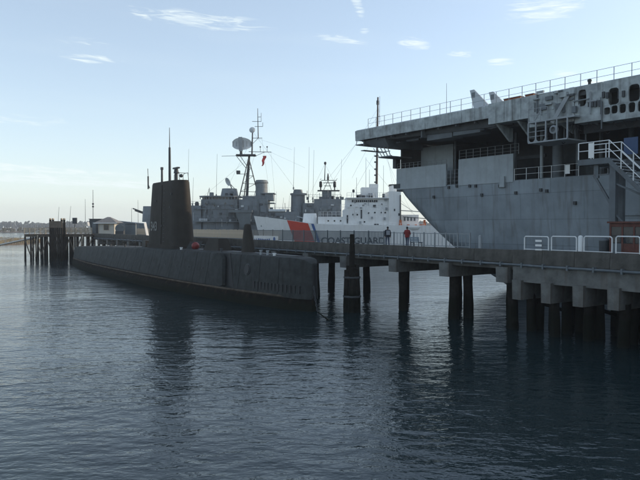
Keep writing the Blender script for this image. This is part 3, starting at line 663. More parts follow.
MB().loft([hull_outline(z) for z in (-2, -.5, .6, 2, 3.2, 4.2, 5.4, 6.6, 7.8, 8.8, 9.6, 10.1, ZF)]).build('hull', M['hull_grey'], cv, True)
MB().box(28, LEN, VH - .05, VH + .02, 7.15, 7.28).build('rub_strake', M['hull_grey'], cv)
# bulwark panels along the fantail
def slab(name, px0, px1, pyt, pyb, v, th, m, parent=cv, ztop=None, zbot=None):
    sa, za = KF.hit(px0, pyt, v); sb, zb = KF.hit(px1, pyt, v); s_, zc = KF.hit((px0 + px1) / 2, pyt, v)
    zt_ = ztop or zc; zb_ = zbot if zbot is not None else KF.hit((px0 + px1) / 2, pyb, v)[1]
    return MB().box(sa, sb, v, v + th, zb_, zt_).build(name, m, parent), (sa, sb, zb_, zt_)
_, P1 = slab('bulwark_panel', 396.5, 446, 166.5, 187, VH - .06, .18, M['panel_grey'], zbot=ZF - .12)
_, P2 = slab('bulwark_panel', 458.5, 513, 156.5, 187, VH - .06, .18, M['panel_grey'], zbot=ZF - .12)
_, P3 = slab('bulkhead_panel', 421, 453, 146, 170, VH + 2.2, .15, M['panel_grey'], zbot=ZF)
MB().box(2.6, LEN, VH + .1, VH + BEAM - .5, ZF, ZF + .06).build('hangar_deck', M['deck_grey'], cv)
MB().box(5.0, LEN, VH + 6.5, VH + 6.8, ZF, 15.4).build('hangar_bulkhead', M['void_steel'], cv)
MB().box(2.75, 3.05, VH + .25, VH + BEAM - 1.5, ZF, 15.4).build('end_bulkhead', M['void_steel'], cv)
# flight deck: slab, fascia strips, gallery girders
SG = KF.s(488)
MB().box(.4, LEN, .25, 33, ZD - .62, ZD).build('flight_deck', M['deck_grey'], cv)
n = 12
for i in range(n):
    a_, b_ = SG * i / n, SG * (i + 1) / n
    MB().hexa([(a_ + .015, .0, ZD - 1.18), (b_ - .015, .0, ZD - 1.18), (b_ - .015, .24, ZD - 1.18), (a_ + .015, .24, ZD - 1.18)], [(a_ + .015, -.05, ZD - .12), (b_ - .015, -.05, ZD - .12), (b_ - .015, .24, ZD + .02), (a_ + .015, .24, ZD + .02)]).build('fascia_plate', M['fascia_grey'], cv)
MB().box(.05, .39, .25, 33, ZD - 1.15, ZD + .02).build('round_down', M['fascia_grey'], cv)
for i in range(22):
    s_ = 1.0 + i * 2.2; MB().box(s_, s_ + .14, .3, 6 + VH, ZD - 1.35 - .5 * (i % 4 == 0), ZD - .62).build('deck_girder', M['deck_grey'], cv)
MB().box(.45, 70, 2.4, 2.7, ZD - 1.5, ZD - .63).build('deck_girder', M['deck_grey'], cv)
MB().hexa([(4.6, .8, 15.4), (SG, .8, 15.0), (SG, VH + 6, 15.0), (4.6, VH + 6, 15.4)], [(1.5, .6, ZD - .7), (SG, .6, ZD - .7), (SG, VH + 6, ZD - .7), (1.5, VH + 6, ZD - .7)]).build('gallery_deck', M['dark_steel'], cv)
slab('gallery_box', 427, 452, 131, 139, .9, 1.6, M['deck_grey'])
slab('gallery_box', 453, 480, 127, 134, .9, 1.6, M['deck_grey'])
# gallery side plating with round ports: cells around each hole
def pierced(name, s0, s1, z0, z1, holes, v, mt, depth=.5):
    mb = MB(); cells = sorted(holes, key=lambda h: h[0]); x = s0
    for hx, hz, rx, rz in cells:
        c0, c1 = hx - rx - .06, hx + rx + .06
        if c0 > x: mb.quad((x, v, z0), (c0, v, z0), (c0, v, z1), (x, v, z1))
        angs = sorted([i * math.tau / 20 for i in range(20)] + [math.atan2(zz - hz, xx - hx) % math.tau for xx in (c0, c1) for zz in (z0, z1)])
        inn, out = [], []
        for q in angs:
            c, s = math.cos(q), math.sin(q); p = 4.0
            rr = (abs(c / rx) ** p + abs(s / rz) ** p) ** (-1 / p); inn.append((hx + rr * c, hz + rr * s))
            ks = []
            if abs(c) > 1e-9: ks.append(((c1 if c > 0 else c0) - hx) / c)
            if abs(s) > 1e-9: ks.append(((z1 if s > 0 else z0) - hz) / s)
            k_ = min(ks); out.append((hx + k_ * c, hz + k_ * s))
        k = len(angs)
        for i in range(k):
            j = (i + 1) % k
            mb.quad((inn[i][0], v, inn[i][1]), (out[i][0], v, out[i][1]), (out[j][0], v, out[j][1]), (inn[j][0], v, inn[j][1]))
            mb.quad((inn[i][0], v, inn[i][1]), (inn[j][0], v, inn[j][1]), (inn[j][0], v + .12, inn[j][1]), (inn[i][0], v + .12, inn[i][1]))
        x = c1
    if x < s1: mb.quad((x, v, z0), (s1, v, z0), (s1, v, z1), (x, v, z1))
    mb.quad((s0, v, z0), (s1, v, z0), (s1, v + 1.2, z0), (s0, v + 1.2, z0)); mb.quad((s0, v, z0), (s0, v, z1), (s0, v + 1.2, z1), (s0, v + 1.2, z0))
    return mb.build(name, mt, cv)
SA, SB = KF.s(574), KF.s(602)
def P(px, py, v=-.1): return KF.hit(px, py, v)
# segment 1: x 488..530, shallow; segment 2: to 574; segment 3: deep, ports
S1 = KF.s(529)
pierced('gallery_plating', SG + .02, S1, ZD - 1.75, ZD + .02, [], -.08, M['fascia_grey'])
pierced('gallery_plating', S1 + .02, SA, ZD - 2.55, ZD + .02, [], -.14, M['fascia_grey'])
h = [(*P(582, 98), .34, .62)]
pierced('gallery_plating', SA + .02, SB, ZD - 2.75, ZD + .02, h, -.10, M['fascia_grey'])
SE = KF.s(662)
h = [(*P(613.5, 96.5), .40, .62)]
zsp = P(620, 103.5)[1]
pierced('gallery_plating', SB + .02, SE, zsp, ZD + .02, [h[0], (*P(634, 93), .40, .62)], -.10, M['fascia_grey'])
hs = [(*P(x, y), .24, .26 + .03 * i) for i, (x, y) in enumerate(((606.8, 111), (614.2, 109.5), (622.4, 108.5), (631.6, 107.3), (641, 106), (650, 105)))]
pierced('gallery_plating', SB + .02, SE, zsp - 1.15, zsp - .01, hs, -.10, M['fascia_grey'])
pierced('gallery_plating', SE + .02, LEN, zsp - 1.15, ZD + .02, [], -.12, M['fascia_grey'])
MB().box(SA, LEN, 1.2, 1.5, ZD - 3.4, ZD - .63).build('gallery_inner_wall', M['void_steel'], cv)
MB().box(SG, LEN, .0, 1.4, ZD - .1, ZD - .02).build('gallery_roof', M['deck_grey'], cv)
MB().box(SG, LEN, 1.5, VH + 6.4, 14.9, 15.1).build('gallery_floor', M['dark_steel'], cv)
for px in (497, 518, 560, 590, 604, 628):
    s_, z_ = P(px, 125, .3); MB().hexa([(s_, 1.9, 13.7), (s_ + .16, 1.9, 13.7), (s_ + .16, 2.3, 13.7), (s_, 2.3, 13.7)], [(s_, .1, ZD - 1.8 if px < 529 else ZD - 2.5), (s_ + .16, .1, ZD - 1.8 if px < 529 else ZD - 2.5), (s_ + .16, 2.3, ZD - 1.8 if px < 529 else ZD - 2.5), (s_, 2.3, ZD - 1.8 if px < 529 else ZD - 2.5)]).build('bracket', M['fascia_grey'], cv)
for px, py in ((604, 95), (608, 95.5), (624, 94), (590, 104), (593, 104), (596, 104), (600, 103.5)):
    s_, z_ = P(px, py); MB().box(s_ - .09, s_ + .09, -.26, -.11, z_ - .22, z_ + .22).build('fitting_box', M['dark_steel'], cv)
# stacked pipes and plates in the messy stretch above the hanging platform
rr = random.Random(5)
for k in range(16):
    s_, z_ = P(rr.uniform(532, 574), rr.uniform(94, 116), -.15); w_, h_ = rr.uniform(.15, .7), rr.uniform(.1, .5)
    MB().box(s_, s_ + w_, -.15 - rr.uniform(.08, .35), -.15, z_, z_ + h_).build('fitting_box', M['fascia_grey'] if k % 2 else M['deck_grey'], cv)
for k in range(12):
    x_ = rr.uniform(531, 602); s_, z_ = P(x_, 90 + rr.uniform(0, 14), -.2); ln = rr.uniform(.7, 2.0)
    MB().tube((s_, -.24, z_), (s_ + (ln if k % 3 == 0 else 0), -.24, z_ - (0 if k % 3 == 0 else ln)), rr.uniform(.03, .07), n=7).build('service_pipe', M['deck_grey'] if k % 2 else M['rail_grey'], cv)
for k in range(5):
    s_ = SG + .8 + k * (S1 - SG) / 5; MB().box(s_, s_ + .035, -.13, -.08, ZD - 1.7, ZD - .05).build('stiffener', M['fascia_grey'], cv)
for k in range(10):
    s_ = S1 + k * .9 + rr.uniform(0, .4); a0 = Vector((s_, .2, ZD - 2.5)); ln = rr.uniform(.5, 1.6); sp2 = rr.uniform(.4, 1.6)
    MB().path([a0 + Vector((sp2 * q / 6, .3, -ln * math.sin(math.pi * q / 6))) for q in range(7)], .025, 5).build('cable', M['black'], cv)
for k in range(14):
    s_ = SG * .3 + k * 1.7; z_ = ZD - 1.6 - rr.uniform(0, .4); MB().tube((s_, .6 + rr.uniform(0, .8), z_), (s_ + rr.uniform(.6, 1.8), .6 + rr.uniform(0, .8), z_), rr.uniform(.05, .14), n=7).build('service_pipe', M['dark_steel'], cv)
s_, z_ = P(552, 123, -.7); s2, z2 = P(569, 93, -.3)
MB().bar((s_, -.7, z_), (s2, -.3, z2), .10, .3).build('boarding_ladder', M['rail_grey'], cv)
# hanging platform: two tiers of open frames
v = -.9
sa, zt1 = P(528, 122.5, v); sb, _ = P(567, 122.5, v); zb1 = P(545, 140.5, v)[1]; zt0 = P(535, 108.5, v)[1]
hp = MB().box(sa, sb, v, 1.8, zb1 - .10, zb1).build('hanging_platform', M['rail_grey'], cv)
MB().box(sa, sb + .6, v, 1.8, zt1 - .09, zt1 + .04).build('platform_deck', M['rail_grey'], hp)
for q in (0, .20, .46, .74, 1):
    s_ = sa + (sb - sa) * q; MB().box(s_ - .05, s_ + .05, v, v + .10, zb1, zt1 - .09).build('platform_post', M['rail_grey'], hp)
    MB().box(s_ - .05, s_ + .05, 1.6, 1.7, zb1, zt1 - .09).build('platform_post', M['deck_grey'], hp)
for q0, q1 in ((0, .2), (.2, .46)):
    a0, a1 = sa + (sb - sa) * q0, sa + (sb - sa) * q1
    for z_ in (zb1 + .42, zb1 + .80): MB().tube((a0, v + .05, z_), (a1, v + .05, z_), .025).build('platform_rail', M['rail_grey'], hp)
    for c0, c1, zz in ((a0 + .05, a0 + .22, zb1), (a1 - .05, a1 - .22, zb1)): MB().hexa([(c0, v + .01, zz), (c1, v + .01, zz), (c0, v + .01, zz + .2)], [(c0, v + .05, zz), (c1, v + .05, zz), (c0, v + .05, zz + .2)]).build('corner_gusset', M['rail_grey'], hp)
ms = (sa + sb) / 2 + (sb - sa) * .12
wl_ = MB().lathe((0, 0, 0), [(.34, -.1), (.34, .1), (.2, .16), (.2, -.1)], 16).build('hose_reel', M['rail_grey'], hp, True); wl_.matrix_local = Matrix.Translation((ms, v + .3, (zb1 + zt1) / 2)) @ Matrix.Rotation(R(90), 4, 'X')
for q in (0, .15, .32, .5):
    s_ = sa + (sb - sa) * q; MB().tube((s_, v + .04, zt1), (s_, v + .04, zt0), .03).build('cage_post', M['rail_grey'], hp)
for z_ in (zt0, (zt0 + zt1) / 2): MB().tube((sa, v + .04, z_), (sa + (sb - sa) * .5, v + .04, z_), .025).build('cage_rail', M['rail_grey'], hp)
MB().bar((sa + .5, v + .1, zt1), (sa + 1.2, v + .1, zt0), .06).build('cage_rail', M['rail_grey'], hp)
# columns, pipes and gear inside the open gallery
for px, w_ in ((541, .3), (557, .9), (515, .25), (577, .3), (455, .2), (600, .3), (630, .4)):
    s_ = KF.s(px, VH + 1.4); (MB().tube((s_, VH + 1.4, ZF), (s_, VH + 1.4, 15.2), w_ / 2, n=14)).build('stanchion_column', M['deck_grey'] if px != 541 else M['panel_grey'], cv, True)
for px0, px1, py0, py1 in ((513, 545, 155.5, 158.5), (560, 578, 126, 163), (586, 604, 160, 175)):
    slab('inner_bulkhead', px0, px1, py0, py1, VH + 2.6, .2, M['dark_steel'])
for k in range(9):
    s_ = KF.s(400 + k * 26, VH + 5.8); MB().box(s_, s_ + rr.uniform(.5, 1.5), VH + 5.2, VH + 6.3, ZF + .07, ZF + rr.uniform(.8, 2.2)).build('stowage_locker', M['dark_steel'], cv)
# railings
def railing(pts_px, v, zb, h, m, nposts=None, wires=2, name='guard_rail', r=.03, wr=.016, px=True):
    s0, s1 = (KF.s(pts_px[0], v), KF.s(pts_px[1], v)) if px else pts_px
    n = nposts or max(2, round((s1 - s0) / 1.6)); g = MB().tube((s0, v, zb + h), (s1, v, zb + h), wr, n=6)
    for k in range(1, wires): g.tube((s0, v, zb + h * k / wires), (s1, v, zb + h * k / wires), wr, n=6)
    rl = g.build(name, m, cv); pm = MB().tube((0, 0, 0), (0, 0, h), r, n=6).mesh('rail_post', m)
    for i in range(n + 1): link(pm, 'rail_post', rl, (s0 + (s1 - s0) * i / n, v, zb))
railing((368, 668), .35, ZD, 1.05, M['rail_grey'], 24, 2)
railing((397, 422), VH, P1[3], .55, M['rail_grey'], 6, 2); railing((422, 446), VH + .3, P1[3], .5, M['rail_grey'], 5, 2)
railing((446.5, 458), VH - .02, ZF, 1.5, M['rail_grey'], 3, 4); railing((459, 518), VH + .5, P2[3], .95, M['rail_grey'], 8, 3)
railing((514, 578), VH - .02, ZF, 1.05, M['rail_white'], 5, 2); railing((597, 640), VH - .02, ZF, 1.05, M['rail_grey'], 4, 2)
MB().box(KF.s(565, VH), KF.s(569.5, VH), VH - .06, VH - .02, ZF + .25, ZF + 1.0).build('hanging_towel', M['white_board'], cv)
# stern catwalk at the corner
MB().box(-1.05, .04, .9, 5.2, ZD - 1.5, ZD - 1.40).build('stern_catwalk', M['deck_grey'], cv)
for z_ in (ZD - .9, ZD - .45): MB().path([(-1.0, 5.0, z_), (-1.0, 1.0, z_), (.0, 1.0, z_)], .03).build('catwalk_rail', M['rail_grey'], cv)
for x_, y_ in ((-1.0, 1.0), (-1.0, 2.3), (-1, 3.6), (-1, 5)): MB().tube((x_, y_, ZD - 1.4), (x_, y_, ZD - .45), .035).build('catwalk_post', M['rail_grey'], cv)
MB().box(-.5, .1, 1.2, 4.5, ZD - 2.15, ZD - 2.07).build('lower_catwalk', M['deck_grey'], cv)
MB().hexa([(1.9, 1.0, ZD - 2.0), (4.4, 1.0, ZD - 2.2), (4.4, 6.0, ZD - 2.2), (1.9, 6.0, ZD - 2.0)], [(.6, .4, ZD - 1.25), (4.4, .4, ZD - 1.25), (4.4, 6.0, ZD - 1.25), (.6, 6.0, ZD - 1.25)]).build('sponson', M['deck_grey'], cv)
for k in range(5):
    MB().bar((1.9 + k * .55, 1.0, ZD - 2.1), (2.3 + k * .45, 1.5, ZD - 3.05), .07).build('sponson_rib', M['rail_grey'], cv)
for z_, y_ in ((ZD - 3.05, 1.5), (ZD - 2.6, 1.25)): MB().bar((2.1, y_, z_), (4.3, y_, z_), .08).build('sponson_rib', M['rail_grey'], cv)
MB().box(2.2, 4.3, 1.5, 4.5, ZD - 3.15, ZD - 3.08).build('lower_catwalk', M['deck_grey'], cv)
s_, z_ = KF.hit(395, 157, VH); MB().box(s_ - .15, s_ + .35, VH - .2, VH + .5, 12.7, 13.9).build('fitting_box', M['dark_steel'], cv)
MB().box(2.0, 3.0, VH - .1, VH + .7, ZF + .02, ZF + .5).build('stern_chock', M['dark_steel'], cv)
# hull fittings
for px, py in ((449, 187.5), (457, 186), (470, 186), (476, 186), (434, 197), (482, 195), (500, 186), (516, 193), (541, 190), (547, 191), (575, 203)):
    s_, z_ = KF.hit(px, py, VH); MB().box(s_ - .12, s_ + .12, VH - .14, VH + .3, z_ - .14, z_ + .14).build('scupper', M['dark_steel'], cv)
s_, z_ = KF.hit(502.5, 183, VH); MB().box(s_ - .2, s_ + .35, VH - .25, VH + .2, z_ - .4, z_ + .6).build('fitting_box', M['panel_grey'], cv)
s_, z_ = KF.hit(446.5, 96, .6); MB().tube((s_, .6, ZD), (s_, .6, ZD + 2.9), .03, .015, 6).build('whip_antenna', M['rail_grey'], cv)

# aircraft parked on the flight deck: tails show above the edge
def jet(label, px, pyt, v, L):
    s_, z_ = KF.hit(px, pyt, v); H = z_ - ZD - .02
    o = thing('parked_jet', label, 'aircraft', KF.w(s_, v, ZD + .02), KF.a, 'jets parked on the flight deck')
    MB().loft([[(x, r * math.cos(i * math.tau / 12), zc + r * math.sin(i * math.tau / 12)) for i in range(12)] for x, r, zc in ((.6, .25, 1.9), (1.6, .48, 1.85), (4, .65, 1.8), (7, .62, 1.75), (L - 1.5, .45, 1.65), (L, .08, 1.55))]).build('fuselage', M['jet'], o, True)
    MB().hexa([(.75, -.11, 2.0), (3.1, -.11, 2.1), (3.1, .11, 2.1), (.75, .11, 2.0)], [(.0, -.05, H), (.6, -.05, H), (.6, .05, H), (.0, .05, H)]).build('tail_fin', M['jet'], o)
    MB().box(.28, .75, -.075, .075, H * .80, H * .93).build('fin_band', M['ship_dark'], o)
    for sd in (-1, 1):
        MB().hexa([(1.0, 0, 1.96), (2.6, 0, 1.96), (1.5, sd * 2.2, 1.96), (.6, sd * 2.2, 1.96)], [(1.0, 0, 2.04), (2.6, 0, 2.04), (1.5, sd * 2.2, 2.04), (.6, sd * 2.2, 2.04)]).build('tailplane', M['jet'], o)
        MB().hexa([(3.4, sd * .5, 1.3), (7.4, sd * .5, 1.3), (4.2, sd * 4.0, 1.3), (3.3, sd * 4.0, 1.3)], [(3.4, sd * .5, 1.45), (7.4, sd * .5, 1.45), (4.2, sd * 4.0, 1.38), (3.3, sd * 4.0, 1.38)]).build('wing', M['jet'], o)
        MB().tube((4.6, sd * 1.1, .35), (4.6, sd * 1.1, 1.35), .06).build('gear_leg', M['rail_white'], o)
        w_ = MB().lathe((0, 0, 0), [(.3, -.09), (.34, 0), (.3, .09)], 14).build('wheel', M['black'], o); w_.matrix_local = Matrix.Translation((4.6, sd * 1.1, .33)) @ Matrix.Rotation(R(90), 4, 'X')
    MB().tube((L - 2.5, 0, .25), (L - 2.5, 0, 1.4), .05).build('gear_leg', M['rail_white'], o)
    w_ = MB().lathe((0, 0, 0), [(.22, -.07), (.25, 0), (.22, .07)], 14).build('wheel', M['black'], o); w_.matrix_local = Matrix.Translation((L - 2.5, 0, .24)) @ Matrix.Rotation(R(90), 4, 'X')
jet('pale grey parked jet whose tall tail fin shows left of its twin', 470, 90.5, 11.0, 11.5)
jet('pale grey parked jet whose shorter square tail fin shows right of its twin', 489, 92.5, 13.5, 11.5)
for i, (px, lab) in enumerate(((508.5, 'rust-orange deck crate nearest the jet tails'), (517, 'rust-orange deck crate in the middle of three'), (530, 'rust-orange deck crate farthest right on the flight deck edge'))):
    s_ = KF.s(px, .9); o = thing('deck_crate', lab, 'crate', KF.w(s_, .9, ZD + .01), KF.a, 'orange crates along the flight deck edge')
    MB().box(-.4, .4, -.25, .25, .06, .30).build('box', M['crate_orange'], o); MB().box(-.43, .43, -.28, .28, .30, .36).build('lid', M['rust'], o)
    for x in (-.3, .3): MB().box(x - .06, x + .06, -.25, .25, 0, .06).build('runner', M['dark_steel'], o)
s_ = KF.s(588, .9); o = thing('deck_capstan', 'small dark capstan standing alone on the flight deck edge', 'capstan', KF.w(s_, .9, ZD + .01))
MB().lathe((0, 0, 0), [(.2, 0), (.2, .06), (.12, .15), (.11, .38), (.17, .52), (.15, .6)], 14).build('barrel', M['dark_steel'], o, True); MB().lathe((0, 0, .6), [(.13, 0), (.06, .06)], 14).build('cap', M['dark_steel'], o)

# ------------------------------------------------------------------ gangway stair between pier and hangar deck
v0, v1 = 5.6, 7.0
sL, zP = PF.hit(578.5, 152.5, v0); sR, _ = PF.hit(609, 152.5, v0); zP = 10.55
gw = thing('gangway_stair', 'grey steel stair and landing rising from the pier to the carrier deck', 'stairway', PF.w(sL, v0, 4.5), PF.a)
w = sR - sL; zp = zP - 4.5; dv = v1 - v0
MB().box(0, w, 0, dv + 8.6, zp - .30, zp).build('landing', M['gangway_grey'], gw)
for y in (.0, dv): MB().box(-.03, w, y - .04, y + .03, zp - .34, zp + .02).build('edge_beam', M['gangway_grey'], gw)
run = zp * 1.02
st_ = [(w, zp), (w + run, 0.0)]
for y in (.0, dv):
    MB().hexa([(w, y - .05, zp - .36), (w + run - .3, y - .05, 0), (w + run - .3, y + .03, 0), (w, y + .03, zp - .36)], [(w, y - .05, zp), (w + run, y - .05, 0.01), (w + run, y + .03, 0.01), (w, y + .03, zp)]).build('stringer', M['gangway_grey'], gw)
    ps = [(0, y, zp), (w * .5, y, zp), (w, y, zp)]
    for q in range(1, 9): ps.append((w + run * q / 8, y, zp * (1 - q / 8)))
    for p in ps: MB().bar(p, (p[0], p[1], p[2] + 1.08), .05).build('rail_post', M['rail_white'], gw)
    for dz in (.55, 1.08): MB().path([(0, y, zp + dz), (w, y, zp + dz), (w + run, y, dz)], .028).build('handrail', M['rail_white'], gw)
tr = MB().box(-.13, .13, 0, dv, -.03, .03).mesh('tread', M['rail_grey'])
for q in range(28): link(tr, 'tread', gw, (w + run * (q + .7) / 28, 0, zp * (1 - (q + .7) / 28)))
MB().box(w * .34, w * .52, -.03, .0, zp + .08, zp + 1.02).build('white_placard', M['white_board'], gw)
MB().box(w + .1, w + 1.0, dv + .06, dv + .10, zp + .25, zp + 1.3).build('blue_tarpaulin', M['blue_sheet'], gw)
MB().box(w - .05, w + .34, .15, .50, 0, zp - .3).build('column', M['gangway_grey'], gw); MB().box(w - .05, w + .34, dv - .4, dv - .1, 0, zp - .3).build('column', M['gangway_grey'], gw)
MB().box(w * .45, w * .60, .2, .36, zp - 1.2, zp - .3).build('hanger', M['gangway_grey'], gw)
MB().bar((w * .45, .26, zp - 1.0), (w + .1, .26, zp - 3.0), .14).build('knee_brace', M['gangway_grey'], gw)
MB().bar((w * .45, .26, zp - 1.0), (w, .26, zp - 1.0), .08).build('knee_brace', M['gangway_grey'], gw)
MB().bar((w + .3, .3, zp - 1.6), (w + 3.2, .3, zp - 3.0), .10).build('knee_brace', M['gangway_grey'], gw); MB().bar((w + .3, .3, zp - 3.5), (w + 1.6, .3, zp - 4.8), .10).build('knee_brace', M['gangway_grey'], gw)

# ------------------------------------------------------------------ grey destroyer behind the submarine
DY = 152.0; DK = FPX / DY
DF = Frame((112 - 320) / DK, DY, 0)
dd = thing('destroyer', 'grey warship with tripod radar mast and two funnels behind the submarine', 'warship', DF.o, 0)
def ds(px): return (px - 112) / DK
def dz(py): return CAM_H + (225 - py) / DK
def ship_hull(name, m, parent, L, B, zd, bow, flare=.25, cut=.80):
    def hb(s, z):
        f = 1 - max(0, 1 - s / bow) ** 2; e = 1 - .35 * max(0, (s - L * .75) / (L * .25)) ** 2
        return max(.05, B * f * e * (1 - flare * (1 - max(0, z) / zd(0)) * (1.0 if s < bow else .4)))
    rings = []
    for i in range(29):
        s = L * (i / 28) ** 1.35; z1 = zd(s)
        zs = [-1.5, .2, z1 * .35, z1 * .7, z1]
        rk = lambda z: (1 - z / zd(0)) * 2.2 * max(0, 1 - s / bow)      # raked stem
        rings.append([(s + rk(z), -hb(s, z), z) for z in zs] + [(s + rk(z), hb(s, z), z) for z in reversed(zs)])
    MB().loft(rings).build(name, m, parent, True); return hb
hbD = ship_hull('hull', M['ship_grey'], dd, 63, 5.2, lambda s: max(5.0, 7.6 - .11 * s), 16)
def blk(name, px0, px1, pyt, pyb, y0, y1, m, parent=dd, taper=0.0, S=ds, Z=dz):
    a, b2, z0, z1 = S(px0), S(px1), Z(pyb), Z(pyt)
    return MB().hexa([(a, y0, z0), (b2, y0, z0), (b2, y1, z0), (a, y1, z0)], [(a + taper, y0 + taper, z1), (b2 - taper, y0 + taper, z1), (b2 - taper, y1 - taper, z1), (a + taper, y1 - taper, z1)]).build(name, m, parent)
def rnd_blk(name, px0, px1, pyt, pyb, hw, m, parent=dd, S=ds, Z=dz, cy=0.0, n=20, p=3.0, k=1.0):
    a, b2 = S(px0), S(px1); cx, rx = (a + b2) / 2, (b2 - a) / 2; rings = []
    for z, kk in ((Z(pyb), 1), (Z(pyt), k)):
        ring = []
        for i in range(n):
            q = i * math.tau / n; c, s = math.cos(q), math.sin(q); r_ = (abs(c) ** p + abs(s) ** p) ** (-1 / p)
            ring.append((cx + rx * kk * r_ * c, cy + hw * kk * r_ * s, z))
        rings.append(ring)
    return MB().loft(rings).build(name, m, parent, True)
# forward gun mount
g = rnd_blk('gun_mount', 143.5, 158, 206.5, 222, 2.6, M['ship_grey'], k=.88)
for y in (-.6, .6): MB().tube((ds(148), y * 1.3, dz(214.5 + y)), (ds(134), y * 1.3, dz(209.5 + y * 1.6)), .2, .14, 8).build('gun_barrel', M['dark_steel'], g, True)
blk('gun_deckhouse', 150, 188, 219, 236, -3.2, 3.2, M['ship_grey'])
g = rnd_blk('gun_mount', 174, 190, 209, 219, 2.4, M['ship_grey'], k=.9)
blk('forward_deckhouse', 184, 204, 206, 236, -3.6, 3.6, M['ship_grey'])
MB().lathe((ds(199.5), -3.0, dz(206)), [(.5, 0), (.5, .5), (.35, .9)], 10).build('searchlight', M['dark_steel'], dd, True)
# bridge
br_ = rnd_blk('bridge_tower', 203, 241, 200, 236, 4.0, M['ship_grey'], p=6)
rnd_blk('bridge_roof', 201.5, 242, 196.5, 197.6, 4.3, M['ship_grey'], p=6)
for i in range(13): MB().box(ds(203.5 + i * 3.05) - .1, ds(203.5 + i * 3.05) + .1, -3.95, -3.8, dz(200), dz(197.6)).build('window_mullion', M['ship_grey'], br_)
rnd_blk('bridge_glazing', 204, 240, 197.6, 200, 3.75, M['glass'], p=6)
for x0, x1, y_ in ((199, 262, 221.5), (201, 243, 209.0)):
    MB().box(ds(x0), ds(x1), -4.9 if y_ > 215 else -4.2, 4.2, dz(y_ + .6), dz(y_)).build('walkway', M['ship_grey'], dd)
for px in (207, 214, 222, 229, 235): MB().box(ds(px), ds(px) + .5, -4.05, -3.9, dz(218), dz(212.5)).build('locker', M['ship_dark'], dd)
for px, py in ((217.5, 206), (209, 204), (228, 204), (234, 206)): MB().lathe((0, 0, 0), [(.22, -.05), (.22, .05)], 12).build('porthole', M['glass'], dd).matrix_local = Matrix.Translation((ds(px), -4.0, dz(py))) @ Matrix.Rotation(R(90), 4, 'X')
blk('sponson_deck', 232, 255, 210.5, 213, -6.5, -2.0, M['ship_dark'])
MB().hexa([(ds(244), -6.0, dz(228)), (ds(252), -6.0, dz(228)), (ds(252), -2.5, dz(228)), (ds(244), -2.5, dz(228))], [(ds(239), -6.3, dz(213)), (ds(254), -6.3, dz(213)), (ds(254), -2.5, dz(213)), (ds(239), -2.5, dz(213))]).build('sponson', M['ship_dark'], dd)
# fire-control director and dish
d_ = rnd_blk('director', 221, 238.5, 188.8, 196.5, 2.2, M['ship_grey'], k=.82)
MB().tube((ds(232), 0, dz(189)), (ds(230), 0, dz(183)), .14).tube((ds(235), 0, dz(189)), (ds(230), 0, dz(183.5)), .08).build('dish_mount', M['ship_grey'], d_)
di = MB().lathe((0, 0, 0), [(.08, .0), (.6, .09), (1.05, .34), (1.05, .40), (.5, .2), (.1, .14)], 20).build('radar_dish', M['radar'], d_, True)
di.matrix_local = Matrix.Translation((ds(229.5), -.3, dz(181.5))) @ Matrix.Rotation(R(62), 4, 'Y') @ Matrix.Rotation(R(-35), 4, 'X') @ Matrix.Scale(-1, 4, (0, 0, 1))
blk('signal_box', 211.5, 215, 193, 196.5, -2.6, -1.4, M['ship_grey'])
# midships house, funnel one, platforms
blk('midships_house', 241, 269, 200, 236, -3.6, 3.6, M['ship_grey']); blk('midships_upper', 244, 266, 196.5, 200, -2.8, 2.8, M['ship_grey'])
rnd_blk('funnel', 255.5, 268, 183, 200, 1.9, M['ship_grey'], p=2.2, k=.95); rnd_blk('funnel_cap', 254.8, 268.6, 180.4, 183.2, 2.1, M['ship_dark'], p=2.2, k=.8)
for y_, x0, x1 in ((193.5, 262, 275.5), (203, 262, 275)):
    MB().box(ds(x0), ds(x1), -3, 3, dz(y_ + .7), dz(y_)).build('platform', M['ship_grey'], dd)
blk('gun_tub', 266, 274, 194.3, 201, -2.6, 2.6, M['ship_grey']); blk('after_house', 268, 300, 212, 236, -3.2, 3.2, M['ship_grey'])
for i in range(8):
    MB().tube((ds(204 + i * 4.8), -4.2, dz(209)), (ds(204 + i * 4.8), -4.2, dz(205.2)), .05, n=5).build('rail_post', M['ship_grey'], dd)
MB().tube((ds(202), -4.2, dz(205.2)), (ds(241), -4.2, dz(205.2)), .035, n=5).build('bridge_rail', M['ship_grey'], dd)
for k, px in enumerate((205, 208.5, 244, 247.5, 251, 272, 276, 280, 284)):
    q = MB().lathe((0, 0, 0), [(.1, -.62), (.36, -.5), (.36, .5), (.1, .62)], 10).build('raft_canister', M['radar'], dd, True)
    q.matrix_local = Matrix.Translation((ds(px), -4.3 if px < 252 else -3.3, dz(220.2 if px < 252 else 211.0))) @ Matrix.Rotation(R(90), 4, 'Y')
for px, p0, p1 in ((211.5, 221, 209), (238, 221, 200), (259, 221, 200), (303, 222, 204)): MB().box(ds(px), ds(px) + .35, -4.12, -4.02, dz(p0), dz(p1)).build('ladder', M['ship_dark'], dd)
for x0, x1, py, y_ in ((184, 204, 206, -3.5), (241, 269, 200, -3.5), (269, 299, 212, -3.1), (305, 341, 199.5, -2.9), (201, 262, 221.5, -4.8)):
    g = MB(); n_ = round((x1 - x0) / 4)
    for i in range(n_ + 1): g.tube((ds(x0 + (x1 - x0) * i / n_), y_, dz(py)), (ds(x0 + (x1 - x0) * i / n_), y_, dz(py) + 1.0), .04, n=5)
    for hh in (.5, 1.0): g.tube((ds(x0), y_, dz(py) + hh), (ds(x1), y_, dz(py) + hh), .03, n=5)
    g.build('deck_rail', M['ship_grey'], dd)
